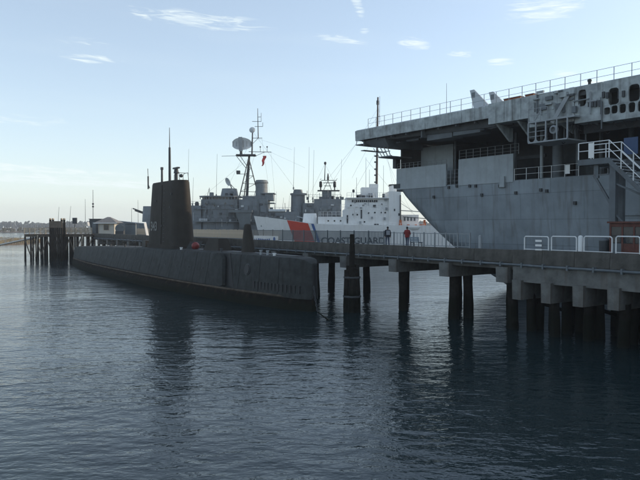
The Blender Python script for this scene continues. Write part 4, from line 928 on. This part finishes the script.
for px, py, w_, h_ in ((262, 206, 1.4, 1.6), (246, 206, 1.0, 1.2), (254, 214, 1.2, 1.6), (274, 217, 1.0, 1.9), (283, 219, 1.6, 1.0), (310, 210, 1.0, 1.8), (321, 207, 1.6, 1.2), (332, 208, 1.0, 1.9)):
    MB().box(ds(px), ds(px) + w_, -3.95 if px < 270 else -3.5, -2.8, dz(py) - h_, dz(py)).build('equipment_box', M['ship_dark'] if px % 2 else M['ship_grey'], dd)
rc = random.Random(21)
for (x0, x1, p0, p1, y_) in ((185, 203, 207, 220, -3.6), (204, 240, 201, 222, -4.0), (242, 268, 200, 221, -3.6), (270, 299, 213, 222, -3.2), (305, 317, 204, 220, -2.8), (315, 340, 200, 219, -3.0)):
    for k in range(int((x1 - x0) * .55)):
        a_, b2 = ds(rc.uniform(x0, x1 - 1)), dz(rc.uniform(p0, p1)); mm = rc.choice([M['ship_dark'], M['ship_grey'], M['dark_steel'], M['radar']])
        if k % 3 == 0: MB().tube((a_, y_ - .12, b2), (a_, y_ - .12, b2 - rc.uniform(.8, 2.6)), rc.uniform(.05, .1), n=6).build('pipe', mm, dd)
        else: w_, h_, t_ = rc.uniform(.2, .8), rc.uniform(.2, .7), rc.uniform(.15, .5); MB().box(a_, a_ + w_, y_ - t_, y_ + .05, b2 - h_, b2).build('fitting_box', mm, dd)
for k in range(26):
    px = rc.choice([rc.uniform(204, 240), rc.uniform(242, 300), rc.uniform(305, 341)]); pb = 196.5 if px < 240 else (199 if px < 269 else (212 if px < 300 else 200)); h_ = rc.uniform(.5, 1.6)
    (MB().tube((ds(px), rc.uniform(-3, 1), dz(pb)), (ds(px), rc.uniform(-3, 1), dz(pb) + h_ * 1.6), .06, n=5) if k % 2 else MB().box(ds(px), ds(px) + rc.uniform(.3, 1.1), -2.6, -1.6, dz(pb) - .05, dz(pb) + h_ * .7)).build('deck_gear', rc.choice([M['ship_dark'], M['ship_grey'], M['dark_steel']]), dd)
for (x0, p0, x1, p1) in ((252, 140, 224, 196), (250, 158, 204, 197), (253, 132, 296, 190), (262, 139, 270, 193), (271, 152, 275, 193), (325, 164, 342, 199), (325, 164, 306, 203), (256, 152, 240, 205)):
    MB().tube((ds(x0), 0, dz(p0)), (ds(x1), -1.2, dz(p1)), .016, n=4).build('stay_wire', M['ship_dark'], dd)
# tripod mast
mt = MB().tube((ds(247), 0, dz(198)), (ds(249.5), 0, dz(155)), .34, .26, 10).build('mast', M['dark_steel'], dd, True)
for x0, y0 in ((240.5, -2.2), (259, 0), (243, 2.2)):
    MB().tube((ds(x0), y0, dz(198)), (ds(249), y0 * .1, dz(158)), .14, .12, 7).build('mast_leg', M['dark_steel'], mt)
for py in (192, 184, 176, 168):
    q = (198 - py) / 40; MB().tube((ds(240.5 + 8.5 * q), -2.2 * (1 - q), dz(py)), (ds(259 - 10 * q), 0, dz(py)), .06).build('mast_brace', M['dark_steel'], mt)
    MB().tube((ds(240.5 + 8.5 * q), -2.2 * (1 - q), dz(py)), (ds(259 - 10 * (q + .2)), 0, dz(py - 8)), .05).build('mast_brace', M['dark_steel'], mt)
MB().box(ds(237), ds(256), -1.4, 1.4, dz(156.2), dz(155)).build('mast_platform', M['dark_steel'], mt)
for x0, x1, py0, py1 in ((236, 246, 155.5, 168), (240, 247, 155.5, 166)): MB().tube((ds(x0), 0, dz(py0)), (ds(x1), 0, dz(py1)), .07).build('platform_strut', M['dark_steel'], mt)
MB().tube((ds(252.2), 0, dz(155)), (ds(252.8), 0, dz(132)), .20, .15, 8).build('topmast', M['dark_steel'], mt, True)
# air-search antenna: curved mesh reflector on its pedestal
rg = []; rg2 = []
for i in range(13):
    q = -1 + i / 6; x = ds(242.3) + q * 2.35; y = -.9 + .75 * q * q; hh = 1.5 * math.sqrt(max(.08, 1 - .85 * q * q))
    rg.append([(x, y, dz(144.5) - hh), (x, y + .25, dz(144.5) - hh * .4), (x, y + .25, dz(144.5) + hh * .4), (x, y, dz(144.5) + hh), (x, y + .07, dz(144.5) + hh), (x, y + .32, dz(144.5) + hh * .4), (x, y + .32, dz(144.5) - hh * .4), (x, y + .07, dz(144.5) - hh)])
an = MB().loft(rg).build('search_antenna', M['radar'], mt, True)
MB().tube((ds(241.5), -.3, dz(155)), (ds(241.5), -.2, dz(146)), .35, .25, 8).build('antenna_pedestal', M['dark_steel'], mt)
for i in range(6): MB().tube((ds(233.5 + i * 3.5), -1.0 + .75 * ((i - 2.5) / 2.5) ** 2, dz(144.5) - (.45 + .2 * min(i, 5 - i))), (ds(233.5 + i * 3.5), -1.0 + .75 * ((i - 2.5) / 2.5) ** 2, dz(144.5) + (.45 + .2 * min(i, 5 - i))), .05).build('antenna_rib', M['ship_dark'], an)
MB().bar((ds(241.8), -1.15, dz(152)), (ds(241.2), -1.15, dz(138)), .9, .16).build('feed_horn', M['rail_grey'], an)
di = MB().lathe((0, 0, 0), [(.05, .25), (.5, .1), (.72, -.1), (.72, -.16), (.4, -.1), (.1, 0)], 18).build('height_dish', M['radar'], mt, True)
di.matrix_local = Matrix.Translation((ds(252.6), -.4, dz(130.5))) @ Matrix.Rotation(R(80), 4, 'X')
MB().tube((ds(253), 0, dz(138.5)), (ds(262.5), 0, dz(138.5)), .07).tube((ds(253), 0, dz(144)), (ds(258.5), 0, dz(138.5)), .05).build('yardarm', M['dark_steel'], mt)
MB().tube((ds(258.5), 0, dz(138.5)), (ds(258), 0, dz(109)), .13, .06, 6).build('antenna_pole', M['dark_steel'], mt)
for py, x0, x1 in ((122, 252.5, 261.5), (127, 255, 263), (117.5, 258, 261.5)): MB().tube((ds(x0), 0, dz(py)), (ds(x1), 0, dz(py)), .06, n=5).tube((ds(x1), 0, dz(py)), (ds(x1), 0, dz(py - 4)), .05, n=5).build('dipole', M['dark_steel'], mt)
MB().tube((ds(249), 0, dz(152)), (ds(271.5), 0, dz(152.3)), .08, n=6).tube((ds(254), 0, dz(157)), (ds(265), 0, dz(152.3)), .05, n=5).tube((ds(222), 0, dz(156.5)), (ds(238), 0, dz(156)), .05, n=5).build('yardarm', M['dark_steel'], mt)
for px in (260.5, 267.3): MB().tube((ds(px), 0, dz(152)), (ds(px), 0, dz(148)), .05, n=5).ball((ds(px), 0, dz(147.2)), .2, n=6).build('anemometer', M['dark_steel'], mt)
MB().bar((ds(237), -.5, dz(174.5)), (ds(247), 0, dz(174)), .1).box(ds(237), ds(240.5), -.9, .2, dz(174), dz(171)).build('lamp_platform', M['dark_steel'], mt)
fl = MB(); 
for i in range(6):
    z0_, z1_ = dz(156 + i * 1.7), dz(156 + (i + 1) * 1.7); w0 = lambda k: .9 - .09 * k; o0 = lambda k: -.25 * k * .5 + .12 * math.sin(k * 1.7)
    fl.quad((ds(266.5) + o0(i), .2 * math.sin(i), z0_), (ds(266.5) + o0(i) - w0(i), .2 * math.cos(i), z0_), (ds(266.5) + o0(i + 1) - w0(i + 1), .2 * math.cos(i + 1), z1_), (ds(266.5) + o0(i + 1), .2 * math.sin(i + 1), z1_))
fl.build('flag', M['flag_red'], mt)
# second funnel
f2 = rnd_blk('funnel', 290.5, 305.5, 195, 232, 2.0, M['ship_grey'], p=2.3, k=.92); rnd_blk('funnel_cap', 290.2, 306.8, 193.5, 195.2, 2.2, M['ship_grey'], p=2.3)
rnd_blk('funnel_grating', 293, 303, 189.8, 193.6, 1.6, M['ship_dark'], p=2.3, k=.85)
# after superstructure with lantern-like radar housings
blk('after_superstructure', 304, 318, 203.5, 228, -2.8, 2.8, M['ship_grey']); blk('after_superstructure', 314, 341, 199.5, 228, -3.0, 3.0, M['ship_grey'])
blk('after_tower', 322, 331.5, 191, 200, -1.1, 1.1, M['ship_dark'])
MB().box(ds(317.5), ds(339.5), -1.3, 1.3, dz(191.3), dz(190.4)).build('after_platform', M['dark_steel'], dd)
for px in (320.7, 334.6):
    MB().tube((ds(px), 0, dz(190.4)), (ds(px), 0, dz(187.5)), .15).lathe((ds(px), 0, dz(187.5)), [(.25, 0), (.36, .2), (.36, 1.25), (.2, 1.5)], 12).build('jammer_housing', M['black'], dd, True)
for (x0, p0, x1, p1) in ((323.5, 190.5, 328, 181), (331.5, 190.5, 328, 181), (323, 183, 333, 183), (321, 180.5, 336.5, 180.5), (324, 186, 331, 186)): MB().tube((ds(x0), 0, dz(p0)), (ds(x1), 0, dz(p1)), .08, n=6).build('lattice', M['dark_steel'], dd)
MB().lathe((ds(328), 0, dz(180.5)), [(.22, 0), (.25, .6), (.1, 1.7)], 10).build('mast_head', M['black'], dd, True)
MB().tube((ds(324.6), 0, dz(180.5)), (ds(325.2), 0, dz(163.5)), .12, .08, 6).lathe((ds(325.2), 0, dz(165)), [(.12, 0), (.3, .2), (.3, .6), (.1, .75)], 10).build('antenna_pole', M['dark_steel'], dd)
for px, py, s_ in ((320, 178.5, 0), (336, 178.5, 0)): MB().bar((ds(px), 0, dz(py + 2)), (ds(px) + .3, 0, dz(py)), .08).build('bracket', M['dark_steel'], dd)
for px, p0, p1 in ((189.5, 206, 150), (194, 206, 178), (217.5, 197, 155), (293.8, 190, 148), (308.4, 203, 148), (313, 203, 151), (340.3, 199, 160), (289, 212, 196), (276, 212, 192), (283, 212, 198)):
    MB().lathe((ds(px), -1.5, dz(p0)), [(.16, 0), (.16, .5), (.05, .7)], 8).tube((ds(px), -1.5, dz(p0) + .6), (ds(px) + .25, -1.5, dz(p1)), .045, .025, 5).build('whip_antenna', M['ship_dark'], dd)
for (x0, p0, x1, p1) in ((271, 152.5, 305, 168), (258, 139, 292, 150)): MB().tube((ds(x0), 0, dz(p0)), (ds(x1), 0, dz(p1)), .012, n=4).build('stay_wire', M['ship_dark'], dd)

# ------------------------------------------------------------------ white coast guard cutter
CY = 130.0; CK = FPX / CY
CF = Frame((254 - 320) / CK, CY, 0)
cg = thing('coast_guard_cutter', 'white cutter with a slanted red hull stripe moored behind the pier', 'ship', CF.o, 0)
def cs(px): return (px - 254) / CK
def cz(py): return CAM_H + (225 - py) / CK
def zc(s): return lerp(s, [(0, 8.3), (7, 7.45), (12, 6.7), (20, 6.4), (62, 6.2)])
hbC = ship_hull('hull', M['ship_white'], cg, 60, 5.5, zc, 13, .22)
def on_hull(s, z, off=.05):
    rk = (1 - z / zc(0)) * 2.2 * max(0, 1 - s / 13); s_ = s
    for _ in range(3): s_ = s - (1 - z / zc(0)) * 2.2 * max(0, 1 - s_ / 13)
    return (s, -hbC(s_, z) - off, z)
def hull_patch(name, corners, m, n=8, off=.05):       # corners: top-left, top-right, bottom-right, bottom-left as (s, z)
    mb = MB()
    def pt(i, j):
        u_, t_ = i / n, j / n; a_ = [corners[0][k] * (1 - u_) + corners[1][k] * u_ for k in (0, 1)]; b2 = [corners[3][k] * (1 - u_) + corners[2][k] * u_ for k in (0, 1)]
        return on_hull(a_[0] * (1 - t_) + b2[0] * t_, a_[1] * (1 - t_) + b2[1] * t_, off)
    for i in range(n):
        for j in range(n): mb.quad(pt(i, j), pt(i + 1, j), pt(i + 1, j + 1), pt(i, j + 1))
    return mb.build(name, m, cg, True)
hull_patch('red_stripe', [(cs(288), zc(cs(288)) - .05), (cs(308.5), zc(cs(309)) - .05), (cs(316), 2.4), (cs(296.5), 2.4)], M['cg_red'])
hull_patch('blue_stripe', [(cs(311.5), zc(cs(312)) - .05), (cs(314), zc(cs(314)) - .05), (cs(321), 2.4), (cs(318.5), 2.4)], M['cg_blue'])
tm, tw = text_mesh('COAST GUARD', 1.35)
x0, x1 = cs(321), cs(382.5)
for v in tm.vertices:
    v.co = Vector(on_hull(x0 + v.co.x / tw * (x1 - x0), cz(243.2) + v.co.y, .06))
tm.materials.append(M['letter_dark']); link(tm, 'hull_lettering', cg)
C = dict(S=cs, Z=cz, parent=cg)
MB().lathe((0, 0, 0), [(.55, -.03), (.55, .03)], 16).build('anchor_recess', M['rail_grey'], cg).matrix_local = Matrix.Translation(on_hull(cs(262), 6.2, .02)) @ Matrix.Rotation(R(90), 4, 'X') @ Matrix.Scale(.35, 4)
rnd_blk('gun_house', 302, 318, 213.5, 225, 2.0, M['ship_white'], p=2.6, k=.78, **C)
MB().tube((cs(303), 0, cz(218)), (cs(297), 0, cz(216.5)), .12, .09, 8).build('gun_barrel', M['rail_grey'], cg)
blk('forward_deckhouse', 318, 345, 217, 228, -3.8, 3.8, M['ship_white'], **C)
blk('main_deckhouse', 343, 398, 210, 228, -4.2, 4.2, M['ship_white'], **C)
blk('bridge', 345, 396, 199.2, 210, -3.6, 3.6, M['ship_white'], taper=.15, **C)
for i in range(13):
    MB().box(cs(351 + i * 1.95), cs(351 + i * 1.95) + .27, -3.62, -3.4, cz(202.8), cz(200.8)).build('bridge_window', M['glass'], cg)
MB().box(cs(345), cs(397), -4.1, 4.1, cz(199.3), cz(198.5)).build('bridge_roof', M['ship_white'], cg)
blk('pilot_house', 361, 377, 188, 198.5, -2.0, 2.0, M['ship_white'], **C); blk('chart_house', 369.5, 377.5, 184.5, 188, -1.3, 1.3, M['ship_white'], **C)
blk('after_house', 386.5, 398, 192.5, 228, -4.5, 3.5, M['ship_white'], **C); blk('lower_house', 398, 416, 215, 228, -3.4, 3.4, M['ship_white'], **C)
rnd_blk('funnel', 389, 398, 186, 193, 1.8, M['ship_white'], p=2.4, **C); rnd_blk('funnel_cap', 388.5, 396, 184.8, 186.4, 1.6, M['dark_steel'], p=2.4, **C)
for px, py, w_, h_ in ((346.5, 219.5, .3, 1.7), (360, 214.5, .3, 1.8), (374.5, 226, .9, .9), (379, 226, .4, .4)): MB().box(cs(px) - w_ / 2, cs(px) + w_ / 2, -4.26, -3.7, cz(py) - h_ / 2, cz(py) + h_ / 2).build('doorway', M['dark_steel'], cg)
for px, py in ((352, 215), (356, 215), (367, 213.5), (373, 213), (379, 213), (383, 213), (350, 206), (362, 206), (380, 205), (361, 225.5), (363, 222), (328, 221), (334, 221), (340, 221)):
    MB().lathe((0, 0, 0), [(.17, -.05), (.17, .05)], 10).build('porthole', M['glass'], cg).matrix_local = Matrix.Translation((cs(px), -4.22 if py > 210 and px > 343 else (-3.82 if px < 343 else -3.56), cz(py))) @ Matrix.Rotation(R(90), 4, 'X')
for z_, x0_, x1_, y_ in ((210, 340, 397, -4.3), (228, 320, 420, -5.0), (198.5, 346, 396, -4.0), (217, 319, 344, -3.8)):
    n_ = round((x1_ - x0_) / 4.5); g = MB()
    for i in range(n_ + 1): g.tube((cs(x0_ + (x1_ - x0_) * i / n_), y_, cz(z_)), (cs(x0_ + (x1_ - x0_) * i / n_), y_, cz(z_) + 1.0), .035, n=5)
    for hh in (.5, 1.0): g.tube((cs(x0_), y_, cz(z_) + hh), (cs(x1_), y_, cz(z_) + hh), .025, n=5)
    g.build('deck_rail', M['ship_white'], cg)
cm = MB().tube((cs(376.5), 0, cz(186)), (cs(377.6), 0, cz(98)), .26, .16, 9).build('mast', M['mast_brown'], cg, True)
for py in (190, 183, 176, 170, 163, 157): MB().box(cs(374.2), cs(376.6), -.25, .25, cz(py), cz(py) + .28).build('mast_step', M['dark_steel'], cm)
MB().tube((cs(379), 0, cz(125)), (cs(379.5), 0, cz(97)), .05, .03, 5).tube((cs(377), 0, cz(117)), (cs(380), 0, cz(117)), .06).build('antenna', M['dark_steel'], cm)
MB().lathe((cs(377.4), 0, cz(106)), [(.15, 0), (.28, .2), (.28, .9), (.12, 1.1)], 10).build('beacon', M['dark_steel'], cm)
for px, p0, p1 in ((365.5, 199, 158), (356.3, 199, 178), (353.2, 199, 190), (383, 199, 166), (369, 188, 170)): MB().tube((cs(px), -.8, cz(p0)), (cs(px), -.8, cz(p1)), .05, .03, 5).build('whip_antenna', M['rail_grey'], cg)
MB().lathe((cs(353.2), -.8, cz(193)), [(.1, 0), (.25, .15), (.25, .55), (.1, .7)], 8).build('searchlight', M['dark_steel'], cg)
for (x0_, p0, x1_, p1) in ((377, 110, 330, 186), (377, 130, 352, 178), (377, 122, 396, 190), (377, 140, 412, 214)): MB().tube((cs(x0_), 0, cz(p0)), (cs(x1_), 0, cz(p1)), .014, n=4).build('stay_wire', M['ship_dark'], cg)
for k in range(34):
    px = rc.uniform(345, 397); py = rc.uniform(201, 224); y_ = -4.22 if py > 210 else -3.58; mm = rc.choice([M['ship_white'], M['ship_white'], M['rail_grey'], M['dark_steel']])
    if k % 3: MB().box(cs(px), cs(px) + rc.uniform(.15, .6), y_ - rc.uniform(.1, .35), y_ + .1, cz(py), cz(py) + rc.uniform(.15, .6)).build('fitting_box', mm, cg)
    else: MB().tube((cs(px), y_ - .1, cz(py)), (cs(px), y_ - .1, cz(py) + rc.uniform(.8, 2.0)), .05, n=6).build('pipe', mm, cg)
for k in range(16):
    px = rc.uniform(347, 396); MB().box(cs(px), cs(px) + rc.uniform(.2, .8), -2.6, -2.1, cz(198.5), cz(198.5) + rc.uniform(.3, 1.3)).build('deck_gear', rc.choice([M['ship_white'], M['rail_grey'], M['dark_steel']]), cg)
for (x0_, p0, x1_, p1) in ((377, 104, 392, 186), (377, 150, 350, 198), (366, 160, 397, 198), (397.5, 197, 424, 226), (377, 118, 300, 214)): MB().tube((cs(x0_), -.4, cz(p0)), (cs(x1_), -1.0, cz(p1)), .016, n=4).build('stay_wire', M['ship_dark'], cg)
# boat deck: davits, orange gear
MB().tube((cs(397.6), -4.7, cz(228)), (cs(397.4), -4.7, cz(196)), .16, .12, 7).build('davit_post', M['dark_steel'], cg)
MB().tube((cs(397.6), -4.7, cz(211)), (cs(421), -4.7, cz(212.5)), .1, .08, 6).tube((cs(397.6), -4.7, cz(204)), (cs(410), -4.7, cz(212)), .04).build('boom', M['rail_grey'], cg)
MB().tube((cs(400), -4.4, cz(217)), (cs(424), -4.4, cz(219)), .07).build('boom', M['dark_steel'], cg)
for px in (397.6, 420.7):
    MB().hexa([(cs(px) - .5, -5.0, cz(232)), (cs(px) + .45, -5.0, cz(232)), (cs(px) + .45, -4.75, cz(232)), (cs(px) - .5, -4.75, cz(232))], [(cs(px) - .25, -5.0, cz(220)), (cs(px) + .15, -5.0, cz(220)), (cs(px) + .15, -4.75, cz(220)), (cs(px) - .25, -4.75, cz(220))]).build('davit_frame', M['orange'], cg)
MB().loft([[(x, -4.8 + .95 * k * math.cos(q * math.pi / 6), cz(227) + h_ - .85 * k * math.sin(q * math.pi / 6)) for q in range(7)] for x, k, h_ in ((cs(402), .15, .25), (cs(404), .7, .05), (cs(409), 1, 0), (cs(414), .9, 0), (cs(418.5), .3, .15))]).build('lifeboat', M['ship_white'], cg, True)
for px in (404, 411, 416): MB().box(cs(px), cs(px) + .5, -4.9, -4.3, cz(226.5), cz(224.5)).build('boat_gear', M['orange'], cg)
for i in range(4): MB().box(cs(401.5 + i * 3.2), cs(403.2 + i * 3.2), -3.45, -3.3, cz(221), cz(217.5)).build('window', M['ship_dark'], cg)

# ------------------------------------------------------------------ timber trestle at the far end
TY = 113.5; TK_ = FPX / TY
def tx(px): return (px - 320) / TK_
def tz(py): return CAM_H + (225 - py) / TK_
TO = Vector((tx(24.5), TY, 0))
tr_ = thing('timber_trestle', 'dark timber trestle landing on braced piles at the far pier end', 'trestle', TO)
TW = tx(92) - tx(24.5)
for i in range(22): MB().box(i * TW / 22 + .02, (i + 1) * TW / 22 - .02, -.1, 7.0, 4.62, 4.74).build('plank', M['timber'], tr_)
for y in (.1, 3.4, 6.7): MB().box(-.1, TW, y, y + .3, 4.25, 4.61).build('stringer', M['timber'], tr_)
pm = [MB().loft([[(.17 * math.cos(q * math.tau / 8) * k, .17 * math.sin(q * math.tau / 8) * k, z) for q in range(8)] for z, k in ((-2, 1.15), (.3, 1.1), (2, 1), (4.25, .95))]).mesh('pile', M['pile'], True)]
for i in range(13):
    for y in (.25, 3.5, 6.8): link(pm[0], 'pile', tr_, (i * TW / 12 + random.uniform(-.12, .12), y + random.uniform(-.1, .1), 0))
for i in range(0, 12, 1):
    a_, b2 = i * TW / 12, (i + 1) * TW / 12; MB().bar((a_, -.02, 1.0 if i % 2 else 3.9), (b2, -.02, 3.9 if i % 2 else 1.0), .07, .18).build('cross_brace', M['timber'], tr_)
for i in range(3):
    a_ = (2.0 + i * 4.1); MB().bar((a_, -.12, .6), (a_ + .5, -.12, 4.6), .16).build('fender', M['timber_lit'], tr_)
for i in range(14):
    MB().box(i * TW / 13 - .06, i * TW / 13 + .06, -.08, .04, 4.74, 5.85).build('rail_post', M['timber_lit'], tr_); MB().box(i * TW / 13 - .06, i * TW / 13 + .06, 6.85, 6.97, 4.74, 5.85).build('rail_post', M['timber_lit'], tr_)
for y in (-.12, 6.98):
    for z_ in (5.05, 5.4, 5.75): MB().box(-.1, TW + .05, y, y + .05, z_, z_ + .16).build('rail', M['timber_lit'], tr_)
# pile cluster tower on the trestle front
tw_ = thing('pile_tower', 'dark square pile tower with corner knobs before the trestle', 'dolphin', (tx(53.5), TY - 1.5, 0))
ww = tx(66) - tx(53.5)
for x in (.12, ww - .12):
    for y in (0, 1.1):
        MB().loft([[(x + .22 * k * math.cos(q * math.tau / 8), y + .22 * k * math.sin(q * math.tau / 8), z) for q in range(8)] for z, k in ((-2, 1.3), (.5, 1.2), (4, 1), (7.35, .95))]).build('pile', M['pile'], tw_, True); MB().ball((x, y, 7.45), .22, n=7).build('knob', M['timber_lit'], tw_, True)
for z_ in (5.9, 6.2, 6.5, 6.8): MB().box(.0, ww, -.26, -.18, z_, z_ + .3).build('plank', M['timber'], tw_)
for k in range(5): MB().box(.35 + k * .32, .60 + k * .32, -.15, -.02, -1, 5.9).build('fender_timber', M['pile'], tw_)
nb_ = thing('notice_box', 'small dark box on a post right of the pile tower', 'box', (tx(69), TY + 2.0, 4.745))
MB().box(.2, .3, .1, .2, 0, 1.9).build('post', M['timber'], nb_); MB().box(-.15, .65, 0, .3, 1.9, 3.0).build('case', M['dark_steel'], nb_)
db = thing('pump_house', 'dark tall cabinet left of the small white pier hut', 'cabinet', (tx(84.5), TY + 2.5, 4.745))
MB().box(0, 2.2, 0, 1.6, 0, 2.7).build('body', M['dark_steel'], db); MB().box(-.1, 2.3, -.1, 1.7, 2.7, 2.82).build('roof', M['dark_steel'], db); MB().box(.5, 1.2, -.03, .0, .1, 2.2).build('door', M['ship_dark'], db)
# small white hut
HY = 112.0
hx = lambda px: (px - 320) * HY / FPX
hu = thing('pier_hut', 'small white hut with a grey hipped roof on the far pier', 'hut', (hx(98.5), HY, 4.5))
hw_ = hx(114.5) - hx(98.5)
MB().box(0, hw_, 0, 2.8, .02, 2.3).build('wall', M['hut_cream'], hu)
MB().hexa([(-.65, -.6, 2.28), (hw_ + .65, -.6, 2.28), (hw_ + .65, 3.4, 2.28), (-.65, 3.4, 2.28)], [(hw_ * .42, 1.2, 3.35), (hw_ * .58, 1.2, 3.35), (hw_ * .58, 1.6, 3.35), (hw_ * .42, 1.6, 3.35)]).build('roof', M['shingle'], hu)
MB().box(-.67, hw_ + .67, -.64, -.6, 2.16, 2.3).build('fascia_board', M['white_board'], hu)
wd = MB().box(hw_ * .35, hw_ * .65, -.03, .02, 1.0, 1.95).build('window', M['glass'], hu)
for b0, b1, c0, c1 in ((.33, .67, .93, 1.0), (.33, .67, 1.95, 2.02), (.32, .35, .93, 2.02), (.65, .68, .93, 2.02)): MB().box(hw_ * b0, hw_ * b1, -.06, .0, c0, c1).build('window_frame', M['timber_lit'], wd)
for q in (0, 1): MB().box(q * (hw_ - .12), q * (hw_ - .12) + .12, -.05, 0, .02, 2.28).build('corner_board', M['timber_lit'], hu)
# gear cluster right of the hut
for px, lab, h_ in ((124, 'dark round winch standing right of the white hut', 1.9), (131, 'dark gear locker on the pier between hut and warship gun', 2.2)):
    o = thing('pier_winch' if px == 124 else 'gear_locker', lab, 'winch' if px == 124 else 'locker', ((px - 320) * 108 / FPX, 108 + (131 - px) * -.3, 4.5))
    if px == 124:
        MB().box(-.7, .7, -.4, .4, 0, .9).build('base', M['dark_steel'], o); w_ = MB().lathe((0, 0, 0), [(.75, -.3), (.75, -.25), (.4, -.2), (.4, .2), (.75, .25), (.75, .3)], 16).build('drum', M['ship_dark'], o); w_.matrix_local = Matrix.Translation((0, 0, 1.3)) @ Matrix.Rotation(R(90), 4, 'X')
    else:
        MB().box(-.9, .9, -.4, .4, 0, h_ - .25).build('case', M['ship_dark'], o); MB().hexa([(-.95, -.45, h_ - .25), (.95, -.45, h_ - .25), (.95, .45, h_ - .25), (-.95, .45, h_ - .25)], [(-.8, -.3, h_), (.8, -.3, h_), (.8, .3, h_), (-.8, .3, h_)]).build('lid', M['dark_steel'], o)
# poles and small boat masts
def pole(px, Y, p0, p1, lab, lean=0.0, boxes=(), r=.07, base=None):
    k = FPX / Y; zb = base if base is not None else CAM_H + (225 - p0) / k; zt_ = CAM_H + (225 - p1) / k
    o = thing('mast_pole', lab, 'pole', ((px - 320) / k, Y, zb))
    MB().tube((0, 0, 0), (lean, 0, zt_ - zb), r, r * .5, 7).build('shaft', M['pipe'], o); MB().lathe((0, 0, 0), [(r * 2.5, 0), (r * 2.5, .08), (r * 1.2, .2)], 8).build('base', M['dark_steel'], o)
    for q in boxes: MB().box(lean * q - .13, lean * q + .13, -.12, .12, (zt_ - zb) * q - .15, (zt_ - zb) * q + .15).build('fitting', M['dark_steel'], o)
pole(93.2, 117.0, 234, 190, 'tall pole with two boxes above the dark cabinet', .05, (.62, .68), .08, 4.75)
pole(85.5, 118.0, 234, 199, 'plain thin pole left of the boxed one', 0, (), .05, 4.75)
pole(57.5, 117.5, 234, 207, 'thin leaning pole over the pile tower', .35, (), .05, 4.75)
pole(69, 117.0, 234, 206, 'thin leaning pole right of the pile tower', .4, (), .05, 4.75)
pole(138.3, 122, 234, 200, 'thin pole beside the warship gun barrels', 0, (), .05, 4.5)
pole(131.8, 118, 234, 208, 'short thin pole left of the warship gun barrels', 0, (), .05, 4.5)
# gangway down to the floating dock
rp = thing('ramp', 'pale sloping gangway descending left from the trestle', 'gangway', (tx(50), 116.0, 4.75))
A_, B_ = Vector((0, 0, .1)), Vector((-19.0, 9.0, -3.2)); side_ = Vector((.43, .9, 0)) * .7
for sgn in (-1, 1):
    MB().bar(A_ + side_ * sgn, B_ + side_ * sgn, .08, .16).build('girder', M['rail_white'], rp); MB().bar(A_ + side_ * sgn + Vector((0, 0, 1.05)), B_ + side_ * sgn + Vector((0, 0, 1.05)), .08).build('handrail', M['rail_white'], rp)
    for i in range(11): p = A_.lerp(B_, i / 10) + side_ * sgn; MB().bar(p, p + Vector((0, 0, 1.05)), .06).build('rail_post', M['rail_grey'], rp)
for i in range(40): p = A_.lerp(B_, (i + .5) / 40); MB().bar(p - side_, p + side_, .48, .06).build('tread_plank', M['timber_lit'], rp)
fd = thing('floating_dock', 'low floating dock at the foot of the sloping gangway', 'dock', (tx(50) - 21.5, 126.2, 0))
MB().box(-6, 3.2, -2, 2, -.3, .85).build('pontoon', M['concrete'], fd); MB().box(-6.05, 3.25, -2.05, 2.05, .86, .98).build('deck', M['timber_lit'], fd)
for x in (-5, 2.4): MB().tube((x, 2.3, -2), (x, 2.3, 4.2), .2).build('guide_pile', M['pile'], fd)

# ------------------------------------------------------------------ haze
hm_ = bpy.data.materials.new('haze'); hm_.use_nodes = True; N, L = hm_.node_tree.nodes, hm_.node_tree.links; N.clear()
pv = N.new('ShaderNodeVolumePrincipled'); pv.inputs['Color'].default_value = (.86, .92, 1, 1); pv.inputs['Density'].default_value = .00034
ou = N.new('ShaderNodeOutputMaterial'); L.new(pv.outputs[0], ou.inputs['Volume'])
tag(MB().box(-1520, 1520, -220, 1320, -3.5, 42).build('haze', hm_), None, None, None, 'stuff')
